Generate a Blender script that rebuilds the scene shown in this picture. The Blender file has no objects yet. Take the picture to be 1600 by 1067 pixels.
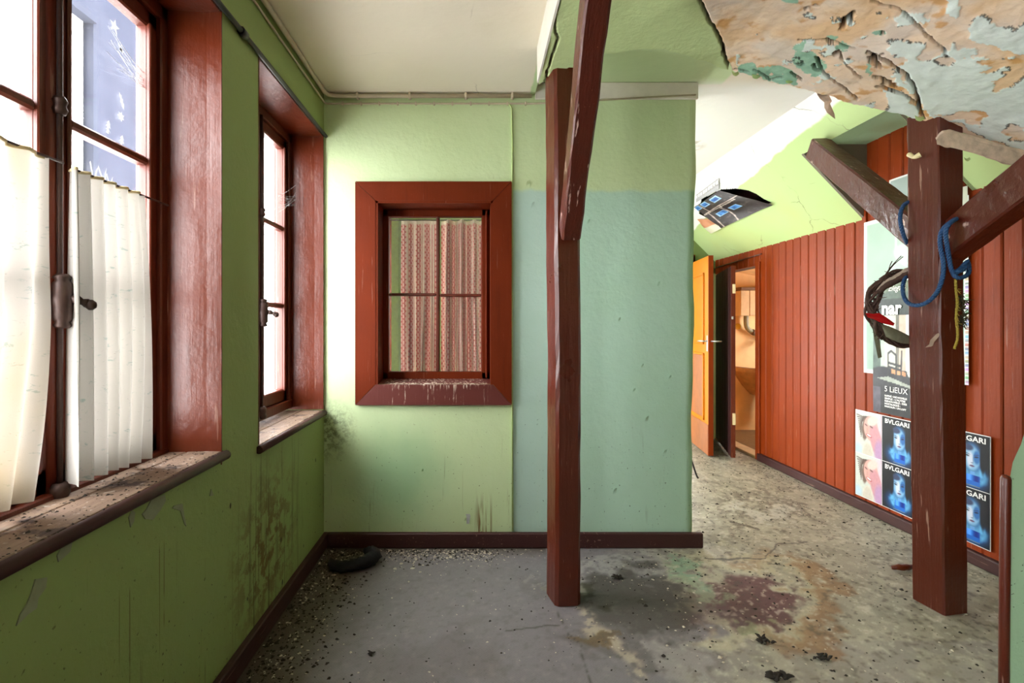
import bpy, math, random
import numpy as np
from mathutils import Vector, Matrix

# ---------------------------------------------------------------- camera, world, exposure
scene = bpy.context.scene
COL = scene.collection
EYE = 1.15          # eye height
F = 800.0           # focal length in pixels of the 1600 px wide frame
U0, V0 = 746.0, 508.0   # vanishing point of the room
cam_data = bpy.data.cameras.new('camera')
cam_data.sensor_width = 36.0
cam_data.lens = 36.0 * F / 1600.0
cam_data.shift_x = (800.0 - U0) / 1600.0
cam_data.shift_y = -(533.5 - V0) / 1600.0
cam_data.clip_start = 0.02
cam = bpy.data.objects.new('camera', cam_data)
cam.location = (0, 0, EYE)
cam.rotation_euler = (math.radians(90), 0, 0)
COL.objects.link(cam)
scene.camera = cam

world = bpy.data.worlds.new('world')
scene.world = world
world.use_nodes = True
bg = world.node_tree.nodes['Background']
bg.inputs['Color'].default_value = (0.97, 0.985, 1.0, 1)
bg.inputs['Strength'].default_value = 13.0

scene.view_settings.view_transform = 'Standard'
scene.view_settings.look = 'None'
scene.view_settings.gamma = 1.0
scene.view_settings.use_curve_mapping = False
scene.view_settings.exposure = 1.0
scene.cycles.use_denoising = True
scene.cycles.max_bounces = 12
scene.cycles.diffuse_bounces = 7
scene.cycles.glossy_bounces = 4
scene.cycles.transparent_max_bounces = 24
scene.cycles.sample_clamp_indirect = 8.0
scene.cycles.caustics_reflective = False
scene.cycles.caustics_refractive = False

def portal(name, loc, rot, sx, sy):
    """Sampling portal filling an opening in a wall (adds no light of its own)."""
    l = bpy.data.lights.new(name, 'AREA')
    l.shape = 'RECTANGLE'; l.size = sx; l.size_y = sy
    l.cycles.is_portal = True
    o = bpy.data.objects.new(name, l)
    o.location = loc; o.rotation_euler = rot
    COL.objects.link(o)
    return o

# windows of the street wall: (y0, y1)
W_FILL = (-1.55, -0.5)  # added out of view behind the viewer to give fill light
W_BIG = (0.736, 1.60)
W_SMALL = (1.87, 2.655)
W_BACK1 = (2.93, 3.95)
W_BACK2 = (4.03, 4.75)
SILL_Z, LINTEL_Z = 0.715, 2.137
FAR_Y = 5.20
BACK_SILL = 0.12      # unseen windows cut down near the floor to let in more light
for n_, (a_, b_) in enumerate((W_FILL, W_BIG, W_SMALL, W_BACK1, W_BACK2)):
    s_ = BACK_SILL if n_ > 2 or n_ == 0 else SILL_Z
    portal('daylight_portal', (-1.21, (a_ + b_) / 2, (s_ + LINTEL_Z) / 2), (0, math.radians(-90), 0), LINTEL_Z - s_, b_ - a_)
portal('daylight_portal', (0.97, FAR_Y + 0.16, 1.2), (math.radians(-90), 0, 0), 0.5, 1.8)  # light opening added in the far wall
portal('daylight_portal', (3.72, 4.9, 1.1), (0, math.radians(90), 0), 0.8, 0.5)  # gap left open to light the closet

# ---------------------------------------------------------------- helpers
rng = random.Random(7)
nrng = np.random.RandomState(11)
BASE = {}

def lin(c):
    return tuple((x / 255.0 / 12.92) if x / 255.0 <= 0.04045 else ((x / 255.0 + 0.055) / 1.055) ** 2.4 for x in c)

def lin_np(a):
    a = np.clip(a / 255.0, 0, 1)
    return np.where(a <= 0.04045, a / 12.92, ((a + 0.055) / 1.055) ** 2.4)

def at(u, v, Y):
    """photo pixel + depth -> world point"""
    return ((u - U0) * Y / F, Y, EYE + (V0 - v) * Y / F)

def on_floor(u, v):
    Y = F * EYE / (v - V0)
    return ((u - U0) * Y / F, Y)

def on_wall_right(u, v, X=2.39):
    Y = F * X / (u - U0)
    return (X, Y, EYE + (V0 - v) * Y / F)

def vnoise(x, y, seed=0):
    """smooth value noise on arrays"""
    r = np.random.RandomState(seed).rand(256, 256)
    xi = np.floor(x).astype(int); yi = np.floor(y).astype(int)
    fx = x - xi; fy = y - yi
    fx = fx * fx * (3 - 2 * fx); fy = fy * fy * (3 - 2 * fy)
    g = lambda i, j: r[np.mod(i, 256), np.mod(j, 256)]
    return (g(xi, yi) * (1 - fx) * (1 - fy) + g(xi + 1, yi) * fx * (1 - fy)
            + g(xi, yi + 1) * (1 - fx) * fy + g(xi + 1, yi + 1) * fx * fy)

def fbm(x, y, seed=0, oct=4):
    s = 0; a = 0.5; t = 0
    for i in range(oct):
        s = s + a * vnoise(x * 2 ** i, y * 2 ** i, seed + i); t += a; a *= 0.5
    return s / t

def sstep(a, b, x):
    t = np.clip((x - a) / (b - a), 0, 1)
    return t * t * (3 - 2 * t)

def blob(U, V, cu, cv, ru, rv, ang=0.0):
    c, s = math.cos(math.radians(ang)), math.sin(math.radians(ang))
    du, dv = U - cu, V - cv
    return np.sqrt(((du * c + dv * s) / ru) ** 2 + ((-du * s + dv * c) / rv) ** 2)

def poly_mask(U, V, pts):
    inside = np.zeros(U.shape, bool)
    n = len(pts)
    for i in range(n):
        x1, y1 = pts[i]; x2, y2 = pts[(i + 1) % n]
        cond = ((y1 > V) != (y2 > V))
        with np.errstate(divide='ignore', invalid='ignore'):
            xx = (x2 - x1) * (V - y1) / ((y2 - y1) if y2 != y1 else 1e-9) + x1
        inside ^= cond & (U < xx)
    return inside

def seg_dist(U, V, pts):
    d = np.full(U.shape, 1e9)
    for (x1, y1), (x2, y2) in zip(pts[:-1], pts[1:]):
        dx, dy = x2 - x1, y2 - y1
        t = np.clip(((U - x1) * dx + (V - y1) * dy) / (dx * dx + dy * dy + 1e-9), 0, 1)
        d = np.minimum(d, np.hypot(U - x1 - t * dx, V - y1 - t * dy))
    return d

class MB:
    """collects world-space faces for one mesh"""
    def __init__(self):
        self.v = []; self.f = []; self.s = []
    def add(self, verts, faces, smooth=False):
        o = len(self.v)
        self.v += [tuple(p) for p in verts]
        self.f += [tuple(i + o for i in f) for f in faces]
        self.s += [smooth] * len(faces)
        return self
    def box(self, x0, x1, y0, y1, z0, z1, bev=0.0):
        if bev <= 0:
            vs = [(x, y, z) for x in (x0, x1) for y in (y0, y1) for z in (z0, z1)]
            fs = [(0, 1, 3, 2), (4, 6, 7, 5), (0, 4, 5, 1), (2, 3, 7, 6), (0, 2, 6, 4), (1, 5, 7, 3)]
            return self.add(vs, fs)
        return self.hull_box(Matrix.Identity(4), x0, x1, y0, y1, z0, z1, bev)
    def hull_box(self, M, x0, x1, y0, y1, z0, z1, b):
        vs = []; idx = {}
        X, Y, Z = (x0, x1), (y0, y1), (z0, z1)
        for i in (0, 1):
            for j in (0, 1):
                for k in (0, 1):
                    sx, sy, sz = (1 - 2 * i), (1 - 2 * j), (1 - 2 * k)
                    for a, p in enumerate(((X[i], Y[j] + sy * b, Z[k] + sz * b),
                                           (X[i] + sx * b, Y[j], Z[k] + sz * b),
                                           (X[i] + sx * b, Y[j] + sy * b, Z[k]))):
                        idx[i, j, k, a] = len(vs); vs.append(M @ Vector(p))
        fs = []
        for i in (0, 1):
            fs.append([idx[i, 0, 0, 0], idx[i, 1, 0, 0], idx[i, 1, 1, 0], idx[i, 0, 1, 0]])
            fs.append([idx[0, i, 0, 1], idx[1, i, 0, 1], idx[1, i, 1, 1], idx[0, i, 1, 1]])
            fs.append([idx[0, 0, i, 2], idx[1, 0, i, 2], idx[1, 1, i, 2], idx[0, 1, i, 2]])
        for j in (0, 1):
            for k in (0, 1):
                fs.append([idx[0, j, k, 1], idx[1, j, k, 1], idx[1, j, k, 2], idx[0, j, k, 2]])
                fs.append([idx[j, 0, k, 0], idx[j, 1, k, 0], idx[j, 1, k, 2], idx[j, 0, k, 2]])
                fs.append([idx[j, k, 0, 0], idx[j, k, 1, 0], idx[j, k, 1, 1], idx[j, k, 0, 1]])
        for i in (0, 1):
            for j in (0, 1):
                for k in (0, 1):
                    fs.append([idx[i, j, k, 0], idx[i, j, k, 1], idx[i, j, k, 2]])
        return self.add(vs, fs)
    def prism(self, poly, z0, z1, axis='z'):
        """poly extruded along an axis; poly in the two other coordinates"""
        n = len(poly)
        def P(p, h):
            if axis == 'z': return (p[0], p[1], h)
            if axis == 'y': return (p[0], h, p[1])
            return (h, p[0], p[1])
        vs = [P(p, z0) for p in poly] + [P(p, z1) for p in poly]
        fs = [tuple(range(n))[::-1], tuple(range(n, 2 * n))]
        fs += [(i, (i + 1) % n, n + (i + 1) % n, n + i) for i in range(n)]
        return self.add(vs, fs)
    def tube(self, pts, rad, seg=8, smooth_n=0, caps=True, jit=0.0):
        P = [Vector(p) for p in pts]
        R = list(rad) if hasattr(rad, '__len__') else [rad] * len(P)
        if smooth_n:
            Q, RR = [], []
            for i in range(len(P) - 1):
                p0, p1, p2, p3 = P[max(i - 1, 0)], P[i], P[i + 1], P[min(i + 2, len(P) - 1)]
                for k in range(smooth_n):
                    t = k / smooth_n
                    Q.append(0.5 * ((2 * p1) + (p2 - p0) * t + (2 * p0 - 5 * p1 + 4 * p2 - p3) * t * t + (3 * p1 - p0 - 3 * p2 + p3) * t ** 3))
                    RR.append(R[i] * (1 - t) + R[i + 1] * t)
            Q.append(P[-1]); RR.append(R[-1]); P, R = Q, RR
        n = len(P); vs = []; fs = []
        T0 = (P[1] - P[0]).normalized()
        up = Vector((0, 0, 1)) if abs(T0.z) < 0.9 else Vector((1, 0, 0))
        N = (up - T0 * up.dot(T0)).normalized()
        for i in range(n):
            T = (P[min(i + 1, n - 1)] - P[max(i - 1, 0)]).normalized()
            N = (N - T * N.dot(T)).normalized(); B = T.cross(N)
            for k in range(seg):
                a = 2 * math.pi * k / seg
                r = R[i] * (1 + jit * (rng.random() - 0.5))
                vs.append(P[i] + (N * math.cos(a) + B * math.sin(a)) * r)
        for i in range(n - 1):
            for k in range(seg):
                fs.append((i * seg + k, i * seg + (k + 1) % seg, (i + 1) * seg + (k + 1) % seg, (i + 1) * seg + k))
        self.add(vs, fs, True)
        if caps:
            o = len(self.v) - len(vs)
            self.f.append(tuple(o + k for k in range(seg))[::-1]); self.s.append(False)
            self.f.append(tuple(o + (n - 1) * seg + k for k in range(seg))); self.s.append(False)
        return self
    def lathe(self, prof, M, seg=16):
        """prof: (radius, height) about local z, transformed by M"""
        vs = []; fs = []; n = len(prof)
        for r, h in prof:
            for k in range(seg):
                a = 2 * math.pi * k / seg
                vs.append(M @ Vector((r * math.cos(a), r * math.sin(a), h)))
        for i in range(n - 1):
            for k in range(seg):
                fs.append((i * seg + k, i * seg + (k + 1) % seg, (i + 1) * seg + (k + 1) % seg, (i + 1) * seg + k))
        fs.append(tuple(range(seg))[::-1]); fs.append(tuple((n - 1) * seg + k for k in range(seg)))
        return self.add(vs, fs, True)
    def timber(self, sections, jit=0.003):
        """sections: list of closed rings (same count) -> hewn timber"""
        n = len(sections[0]); vs = []; fs = []
        for ring in sections:
            for p in ring:
                vs.append(Vector(p) + Vector((rng.uniform(-jit, jit), rng.uniform(-jit, jit), 0)))
        m = len(sections)
        for i in range(m - 1):
            for k in range(n):
                fs.append((i * n + k, i * n + (k + 1) % n, (i + 1) * n + (k + 1) % n, (i + 1) * n + k))
        fs.append(tuple(range(n))[::-1]); fs.append(tuple((m - 1) * n + k for k in range(n)))
        return self.add(vs, fs)
    def grid(self, P, keep=None, smooth=True):
        """P: array (n,m,3)"""
        n, m = P.shape[:2]
        idx = np.arange(n * m).reshape(n, m)
        q = np.stack([idx[:-1, :-1], idx[1:, :-1], idx[1:, 1:], idx[:-1, 1:]], -1)
        if keep is not None: q = q[keep]
        return self.add(P.reshape(-1, 3).tolist(), q.reshape(-1, 4).tolist(), smooth)

def build(name, mb, mat, parent=None, base=None, label=None, cat=None, group=None, kind=None, colors=None):
    v = np.array(mb.v, float).reshape(-1, 3)
    if parent is not None:
        b = BASE[parent]
    elif base is not None:
        b = Vector(base)
    else:
        lo, hi = v.min(0), v.max(0)
        b = Vector(((lo[0] + hi[0]) / 2, (lo[1] + hi[1]) / 2, lo[2]))
    me = bpy.data.meshes.new(name)
    me.from_pydata((v - np.array(b)).tolist(), [], mb.f)
    me.polygons.foreach_set('use_smooth', mb.s)
    if mat is not None: me.materials.append(mat)
    if colors is not None:
        ca = me.color_attributes.new('Paint', 'FLOAT_COLOR', 'POINT')
        c = np.ones((len(v), 4)); c[:, :colors.shape[1]] = colors
        ca.data.foreach_set('color', c.reshape(-1))
    me.validate(); me.update()
    import bmesh
    if not colors is not None or True:
        bm = bmesh.new(); bm.from_mesh(me)
        if len(bm.faces) < 60000: bmesh.ops.recalc_face_normals(bm, faces=bm.faces)
        bm.to_mesh(me); bm.free()
    o = bpy.data.objects.new(name, me)
    COL.objects.link(o)
    BASE[o] = b
    if parent is not None: o.parent = parent
    else: o.location = b
    return tag(o, label, cat, group, kind)

def tag(o, label=None, cat=None, group=None, kind=None):
    if label: o['label'] = label
    if cat: o['category'] = cat
    if group: o['group'] = group
    if kind: o['kind'] = kind
    return o

def empty(name, loc, label=None, cat=None, group=None, kind=None):
    o = bpy.data.objects.new(name, None)
    o.empty_display_size = 0.1
    o.location = loc
    COL.objects.link(o); BASE[o] = Vector(loc)
    return tag(o, label, cat, group, kind)

def text_mb(body, size, origin, xdir, ydir, off=0.0, shear=0.0, bold=0.0, align='LEFT', width=None):
    """flat lettering as mesh: origin + x*xdir + y*ydir"""
    cu = bpy.data.curves.new('lettering', 'FONT')
    cu.body = body; cu.size = size; cu.shear = shear; cu.offset = bold; cu.align_x = align
    cu.resolution_u = 2
    ob = bpy.data.objects.new('lettering', cu)
    COL.objects.link(ob)
    bpy.context.view_layer.update()
    me = bpy.data.meshes.new_from_object(ob.evaluated_get(bpy.context.evaluated_depsgraph_get()))
    vs = [v.co.copy() for v in me.vertices]; fs = [tuple(p.vertices) for p in me.polygons]
    bpy.data.objects.remove(ob); bpy.data.curves.remove(cu); bpy.data.meshes.remove(me)
    k = 1.0
    if width and vs:
        w = max(v.x for v in vs) - min(v.x for v in vs)
        k = width / max(w, 1e-6)
    O, X, Y = Vector(origin), Vector(xdir), Vector(ydir)
    Nn = X.cross(Y)
    mb = MB()
    mb.add([O + X * v.x * k + Y * v.y + Nn * off for v in vs], fs)
    return mb

# ---------------------------------------------------------------- node materials
class NT:
    def __init__(self, name):
        self.mat = bpy.data.materials.new(name)
        self.mat.use_nodes = True
        self.t = self.mat.node_tree
        self.t.nodes.clear()
        self.out = self.n('ShaderNodeOutputMaterial')
    def n(self, typ, **kw):
        nd = self.t.nodes.new(typ)
        for k, v in kw.items(): setattr(nd, k, v)
        return nd
    def link(self, a, b): self.t.links.new(a, b)
    def put(self, sock, val):
        if isinstance(val, bpy.types.NodeSocket): self.link(val, sock)
        elif val is not None:
            if sock.type == 'RGBA' and len(val) == 3: val = (*val, 1)
            sock.default_value = val
    def pos(self):
        return self.n('ShaderNodeNewGeometry').outputs['Position']
    def xyz(self):
        s = self.n('ShaderNodeSeparateXYZ'); self.link(self.pos(), s.inputs[0]); return s.outputs
    def scaled(self, sx, sy, sz):
        m = self.n('ShaderNodeVectorMath', operation='MULTIPLY'); self.link(self.pos(), m.inputs[0])
        m.inputs[1].default_value = (sx, sy, sz); return m.outputs[0]
    def noise(self, vec=None, scale=5.0, detail=4.0, rough=0.55, dist=0.0, out='Fac'):
        nd = self.n('ShaderNodeTexNoise'); self.link(vec if vec is not None else self.pos(), nd.inputs['Vector'])
        nd.inputs['Scale'].default_value = scale; nd.inputs['Detail'].default_value = detail
        nd.inputs['Roughness'].default_value = rough; nd.inputs['Distortion'].default_value = dist
        return nd.outputs[out]
    def voronoi(self, vec=None, scale=5.0, feature='F1', out='Distance'):
        nd = self.n('ShaderNodeTexVoronoi', feature=feature); self.link(vec if vec is not None else self.pos(), nd.inputs['Vector'])
        nd.inputs['Scale'].default_value = scale
        return nd.outputs[out]
    def math(self, op, a, b=None, clamp=False):
        nd = self.n('ShaderNodeMath', operation=op, use_clamp=clamp)
        self.put(nd.inputs[0], a)
        if b is not None: self.put(nd.inputs[1], b)
        return nd.outputs[0]
    def step(self, x, a, b):
        """0 below a, 1 above b"""
        nd = self.n('ShaderNodeMapRange', interpolation_type='SMOOTHSTEP')
        self.put(nd.inputs['Value'], x)
        if a <= b:
            nd.inputs['From Min'].default_value = a; nd.inputs['From Max'].default_value = b
        else:
            nd.inputs['From Min'].default_value = b; nd.inputs['From Max'].default_value = a
            nd.inputs['To Min'].default_value = 1; nd.inputs['To Max'].default_value = 0
        return nd.outputs[0]
    def mix(self, fac, a, b, mode='MIX'):
        nd = self.n('ShaderNodeMix', data_type='RGBA', blend_type=mode)
        self.put(nd.inputs[0], fac); self.put(nd.inputs[6], a); self.put(nd.inputs[7], b)
        return nd.outputs[2]
    def dist_to(self, p):
        nd = self.n('ShaderNodeVectorMath', operation='DISTANCE'); self.link(self.pos(), nd.inputs[0]); nd.inputs[1].default_value = p
        return nd.outputs['Value']
    def attr(self, name='Paint'):
        nd = self.n('ShaderNodeAttribute', attribute_name=name); return nd
    def bump(self, h, strength=0.3, dist=0.01, normal=None):
        nd = self.n('ShaderNodeBump'); self.link(h, nd.inputs['Height'])
        nd.inputs['Strength'].default_value = strength; nd.inputs['Distance'].default_value = dist
        if normal is not None: self.link(normal, nd.inputs['Normal'])
        return nd.outputs[0]
    def bsdf(self, color, rough=0.7, normal=None, spec=0.5, metal=0.0, coat=0.0):
        b = self.n('ShaderNodeBsdfPrincipled')
        self.put(b.inputs['Base Color'], color); self.put(b.inputs['Roughness'], rough)
        b.inputs['Specular IOR Level'].default_value = spec
        b.inputs['Metallic'].default_value = metal
        if coat: b.inputs['Coat Weight'].default_value = coat; b.inputs['Coat Roughness'].default_value = 0.15
        if normal is not None: self.link(normal, b.inputs['Normal'])
        return b.outputs[0]
    def done(self, shader):
        self.link(shader, self.out.inputs['Surface']); return self.mat

M = {}
def simple(name, rgb, rough=0.7, var=0.12, scale=30, bump=0.15, metal=0.0, spec=0.5):
    t = NT(name); c = lin(rgb)
    n = t.noise(scale=scale, detail=5)
    d = tuple(x * (1 - 2.2 * var) for x in c); e = tuple(min(1, x * (1 + 2.2 * var)) for x in c)
    M[name] = t.done(t.bsdf(t.mix(n, d, e), rough, t.bump(n, bump, 0.004), spec, metal))
    return M[name]

def paint_wall(name, fn):
    """plaster under old paint: fn(t, xyz) -> colour socket; shared relief and grime"""
    t = NT(name); xyz = t.xyz()
    col = fn(t, xyz)
    big = t.noise(scale=2.2, detail=5)
    fine = t.noise(scale=60, detail=4)
    med = t.noise(scale=11, detail=5, rough=0.6)
    col = t.mix(t.math('MULTIPLY', t.step(big, 0.35, 0.7), 0.25), col, t.mix(1.0, col, (0.80, 0.86, 0.72, 1), 'MULTIPLY'))
    # drips and grime growing towards the floor
    streak = t.noise(t.scaled(34, 34, 1.6), scale=1.0, detail=5, rough=0.7)
    low = t.step(xyz[2], 0.85, 0.05)
    s = t.math('MULTIPLY', t.step(streak, 0.62, 0.72), low)
    col = t.mix(t.math('MULTIPLY', s, 0.55), col, lin((82, 62, 28)))
    spk = t.noise(scale=75, detail=2, rough=0.5)
    sp = t.math('MULTIPLY', t.step(spk, 0.68, 0.73), t.step(xyz[2], 1.1, 0.2))
    col = t.mix(t.math('MULTIPLY', sp, 0.8), col, lin((52, 40, 20)))
    h = t.math('ADD', t.math('MULTIPLY', med, 1.0), t.math('MULTIPLY', fine, 0.25))
    M[name] = t.done(t.bsdf(col, 0.62, t.bump(h, 0.35, 0.012), 0.35))
    return M[name]

GREEN = lin((196, 214, 166)); GREEN_DIM = lin((144, 164, 100)); TURQ = lin((178, 210, 190)); BLUEGREY = lin((176, 200, 190))  # street wall green is the same paint, darkened as less lit

def f_left(t, p):
    # heavier dirt patch beside the corner, peeled spots below the sill
    c = GREEN_DIM
    n = t.noise(scale=16, detail=6, rough=0.7)
    d = t.dist_to((-0.80, 1.96, 0.30))
    m = t.math('MULTIPLY', t.step(d, 0.42, 0.05), t.step(n, 0.46, 0.56))
    col = t.mix(t.math('MULTIPLY', m, 0.85), c, lin((104, 74, 26)))
    sm = t.noise(t.scaled(45, 45, 1.2), scale=1.0, detail=4, rough=0.7)
    d2 = t.step(t.math('ABSOLUTE', t.math('SUBTRACT', p[1], 1.98)), 0.45, 0.1)
    m2 = t.math('MULTIPLY', t.math('MULTIPLY', t.step(sm, 0.52, 0.64), d2), t.step(p[2], 0.75, 0.55))
    col = t.mix(t.math('MULTIPLY', m2, 0.7), col, lin((72, 56, 24)))
    thin = t.noise(t.scaled(110, 110, 0.9), scale=1.0, detail=2, rough=0.5)
    gap = t.noise(t.scaled(6, 6, 5), scale=1.0, detail=3)
    m3 = t.math('MULTIPLY', t.math('MULTIPLY', t.step(thin, 0.66, 0.72), t.step(gap, 0.46, 0.58)), t.step(p[2], 0.70, 0.6))
    col = t.mix(t.math('MULTIPLY', m3, 0.65), col, lin((84, 62, 22)))
    dots = t.voronoi(t.scaled(1, 9, 5.5), 1.0)
    m4 = t.math('MULTIPLY', t.step(dots, 0.075, 0.05), t.step(p[2], 0.72, 0.66))
    col = t.mix(t.math('MULTIPLY', m4, 0.9), col, lin((26, 22, 12)))
    return col

def f_back(t, p):
    n = t.noise(scale=6, detail=4)
    w = t.math('MULTIPLY', t.math('SUBTRACT', n, 0.5), 0.06)
    right = t.step(p[0], 0.178, 0.182)
    lowr = t.step(t.math('ADD', p[2], w), 1.862, 1.835)
    col = t.mix(t.math('MULTIPLY', right, lowr), GREEN, TURQ)
    # strip beside the cable is a greyer blue
    strip = t.math('MULTIPLY', t.math('MULTIPLY', right, lowr), t.step(p[0], 0.42, 0.34))
    col = t.mix(t.math('MULTIPLY', strip, 0.7), col, BLUEGREY)
    # worn green along the outer corner
    edge = t.math('MULTIPLY', t.step(t.math('ADD', p[0], t.math('MULTIPLY', w, 0.6)), 1.08, 1.13), lowr)
    col = t.mix(t.math('MULTIPLY', edge, 0.8), col, lin((138, 178, 126)))
    # bluish cast of window light put into the paint under the little window
    d = t.dist_to((-0.42, 2.667, 0.36))
    col = t.mix(t.math('MULTIPLY', t.step(t.math('ADD', d, t.math('MULTIPLY', w, 3.0)), 0.38, 0.05), 0.6), col, lin((120, 166, 128)))
    # soot in the corner
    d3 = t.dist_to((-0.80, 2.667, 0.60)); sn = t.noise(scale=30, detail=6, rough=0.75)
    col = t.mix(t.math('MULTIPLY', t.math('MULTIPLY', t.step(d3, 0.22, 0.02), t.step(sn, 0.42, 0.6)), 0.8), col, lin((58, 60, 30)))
    dr = t.noise(t.scaled(60, 60, 2.5), scale=1.0, detail=4)
    d4 = t.step(t.math('ABSOLUTE', t.math('SUBTRACT', p[0], 0.035)), 0.06, 0.02)
    m4 = t.math('MULTIPLY', t.math('MULTIPLY', d4, t.step(p[2], 0.30, 0.12)), t.step(dr, 0.5, 0.6))
    col = t.mix(m4, col, lin((120, 92, 50)))
    return col
paint_wall('wall_left_paint', f_left)
paint_wall('wall_back_paint', f_back)
paint_wall('wall_green', lambda t, p: GREEN)
paint_wall('wall_mint', lambda t, p: lin((178, 214, 180)))
paint_wall('wall_olive', lambda t, p: lin((120, 138, 84)))
paint_wall('wall_pale', lambda t, p: lin((205, 205, 190)))

def f_ceiling():
    t = NT('ceiling_paint'); p = t.xyz()
    # green distemper between the boxed beam and the passage, white elsewhere
    n = t.noise(scale=9, detail=4); w = t.math('MULTIPLY', t.math('SUBTRACT', n, 0.5), 0.03)
    x = t.math('ADD', p[0], w)
    g = t.math('MULTIPLY', t.math('MULTIPLY', t.step(x, 0.27, 0.28), t.step(x, 1.29, 1.27)), t.step(p[1], 2.69, 2.67))
    col = t.mix(g, lin((232, 222, 204)), GREEN)
    white = t.math('MULTIPLY', t.step(p[1], 2.60, 2.75), t.step(p[0], 0.9, 1.2))
    col = t.mix(white, col, lin((248, 248, 246)))
    # stained ring with a broken patch in the passage ceiling
    d = t.dist_to((1.42, 3.62, 2.41))
    ring = t.math('MULTIPLY', t.step(t.noise(scale=14, detail=5), 0.46, 0.6), t.step(d, 0.22, 0.08))
    col = t.mix(t.math('MULTIPLY', ring, 0.8), col, lin((150, 140, 122)))
    cr = t.voronoi(t.mix(0.12, t.pos(), t.noise(scale=3, out='Color')), 1.6, 'DISTANCE_TO_EDGE')
    crm = t.math('MULTIPLY', t.step(cr, 0.006, 0.0015), t.step(t.noise(scale=1.7), 0.52, 0.62))
    col = t.mix(t.math('MULTIPLY', crm, 0.35), col, lin((120, 105, 85)))
    st = t.math('MULTIPLY', t.noise(scale=1.6, detail=4), t.step(p[1], 2.9, 2.6))
    col = t.mix(t.math('MULTIPLY', t.step(st, 0.5, 0.75), 0.25), col, t.mix(1.0, col, (0.8, 0.74, 0.62, 1), 'MULTIPLY'))
    h = t.noise(scale=5, detail=5)
    M['ceiling_paint'] = t.done(t.bsdf(col, 0.8, t.bump(h, 0.3, 0.02), 0.2))
f_ceiling()

def f_slope():
    t = NT('slope_paint'); p = t.xyz()
    n = t.noise(scale=5, detail=3); w = t.math('MULTIPLY', t.math('SUBTRACT', n, 0.5), 0.04)
    # the line where the white wash stops and the green begins wanders down the passage
    xb = t.math('ADD', 1.66, t.math('MULTIPLY', p[1], 0.092))
    m = t.step(t.math('ADD', t.math('SUBTRACT', p[0], xb), w), -0.006, 0.006)
    near = t.step(p[1], 2.47, 2.45)
    m = t.math('MAXIMUM', m, near)
    col = t.mix(m, lin((238, 238, 236)), lin((190, 214, 150)))
    cr = t.voronoi(t.mix(0.15, t.pos(), t.noise(scale=4, out='Color')), 2.6, 'DISTANCE_TO_EDGE')
    crm = t.math('MULTIPLY', t.step(cr, 0.008, 0.002), t.step(t.noise(scale=2.3), 0.52, 0.6))
    col = t.mix(t.math('MULTIPLY', crm, 0.6), col, lin((110, 105, 80)))
    yel = t.noise(scale=1.4, detail=3)
    col = t.mix(t.math('MULTIPLY', t.step(yel, 0.45, 0.7), t.math('MULTIPLY', m, 0.35)), col, lin((196, 200, 120)))
    M['slope_paint'] = t.done(t.bsdf(col, 0.75, t.bump(t.noise(scale=7, detail=5), 0.35, 0.012), 0.25))
f_slope()

def red_wood(name, rgb, along='z', rough=0.36, wear=0.5, chip=(196, 160, 140), spec=0.5, bump=0.5, grain=1.0):
    """thick old gloss paint over timber: grain relief running along one axis, rubbed bright spots"""
    t = NT(name)
    s = {'z': (38, 38, 2.2), 'y': (38, 2.2, 38), 'x': (2.2, 38, 38), 'b': (30, 5, 5)}[along]
    g = t.noise(t.scaled(*s), scale=1.0, detail=6, rough=0.65, dist=0.4)
    blotch = t.noise(scale=4.5, detail=5)
    c = lin(rgb)
    col = t.mix(blotch, tuple(x * 0.72 for x in c), tuple(min(1, x * 1.25) for x in c))
    col = t.mix(t.math('MULTIPLY', t.step(g, 0.55, 0.75), 0.35), col, tuple(x * 0.45 for x in c))
    spk = t.math('MULTIPLY', t.step(t.noise(t.scaled(*[q * 2.2 for q in s]), scale=1.0, detail=3), 0.64, 0.69), t.step(blotch, 0.42, 0.58))
    col = t.mix(t.math('MULTIPLY', spk, wear), col, lin(chip))
    dust = t.noise(scale=140, detail=2)
    col = t.mix(t.math('MULTIPLY', t.step(dust, 0.70, 0.76), 0.35 * wear + 0.1), col, lin((150, 100, 76)))
    r = t.math('ADD', rough, t.math('MULTIPLY', blotch, 0.18))
    h = t.math('ADD', t.math('MULTIPLY', g, grain), t.math('MULTIPLY', t.noise(scale=22, detail=5), 0.7))
    M[name] = t.done(t.bsdf(col, r, t.bump(h, bump, 0.006), spec))
    return M[name]
red_wood('reveal_red', (92, 32, 4), 'z', 0.27, 0.2, bump=0.6, spec=0.42, grain=0.35)
red_wood('post_red', (82, 26, 6), 'z', 0.22, 0.45, spec=0.55, bump=0.45)
red_wood('brace_red', (78, 25, 10), 'b', 0.22, 1.0, chip=(214, 184, 172), bump=1.0)
red_wood('casing_red', (98, 32, 2), 'z', 0.5, 0.12, bump=0.2, spec=0.14)
red_wood('panel_red', (138, 52, 6), 'z', 0.42, 0.25, bump=0.3, spec=0.24)
red_wood('base_red', (58, 20, 16), 'y', 0.5, 0.35, bump=0.3)
red_wood('frame_red', (90, 32, 10), 'z', 0.36, 0.2, bump=0.3)
red_wood('door_dark', (58, 20, 22), 'z', 0.4, 0.2, bump=0.3)

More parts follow.
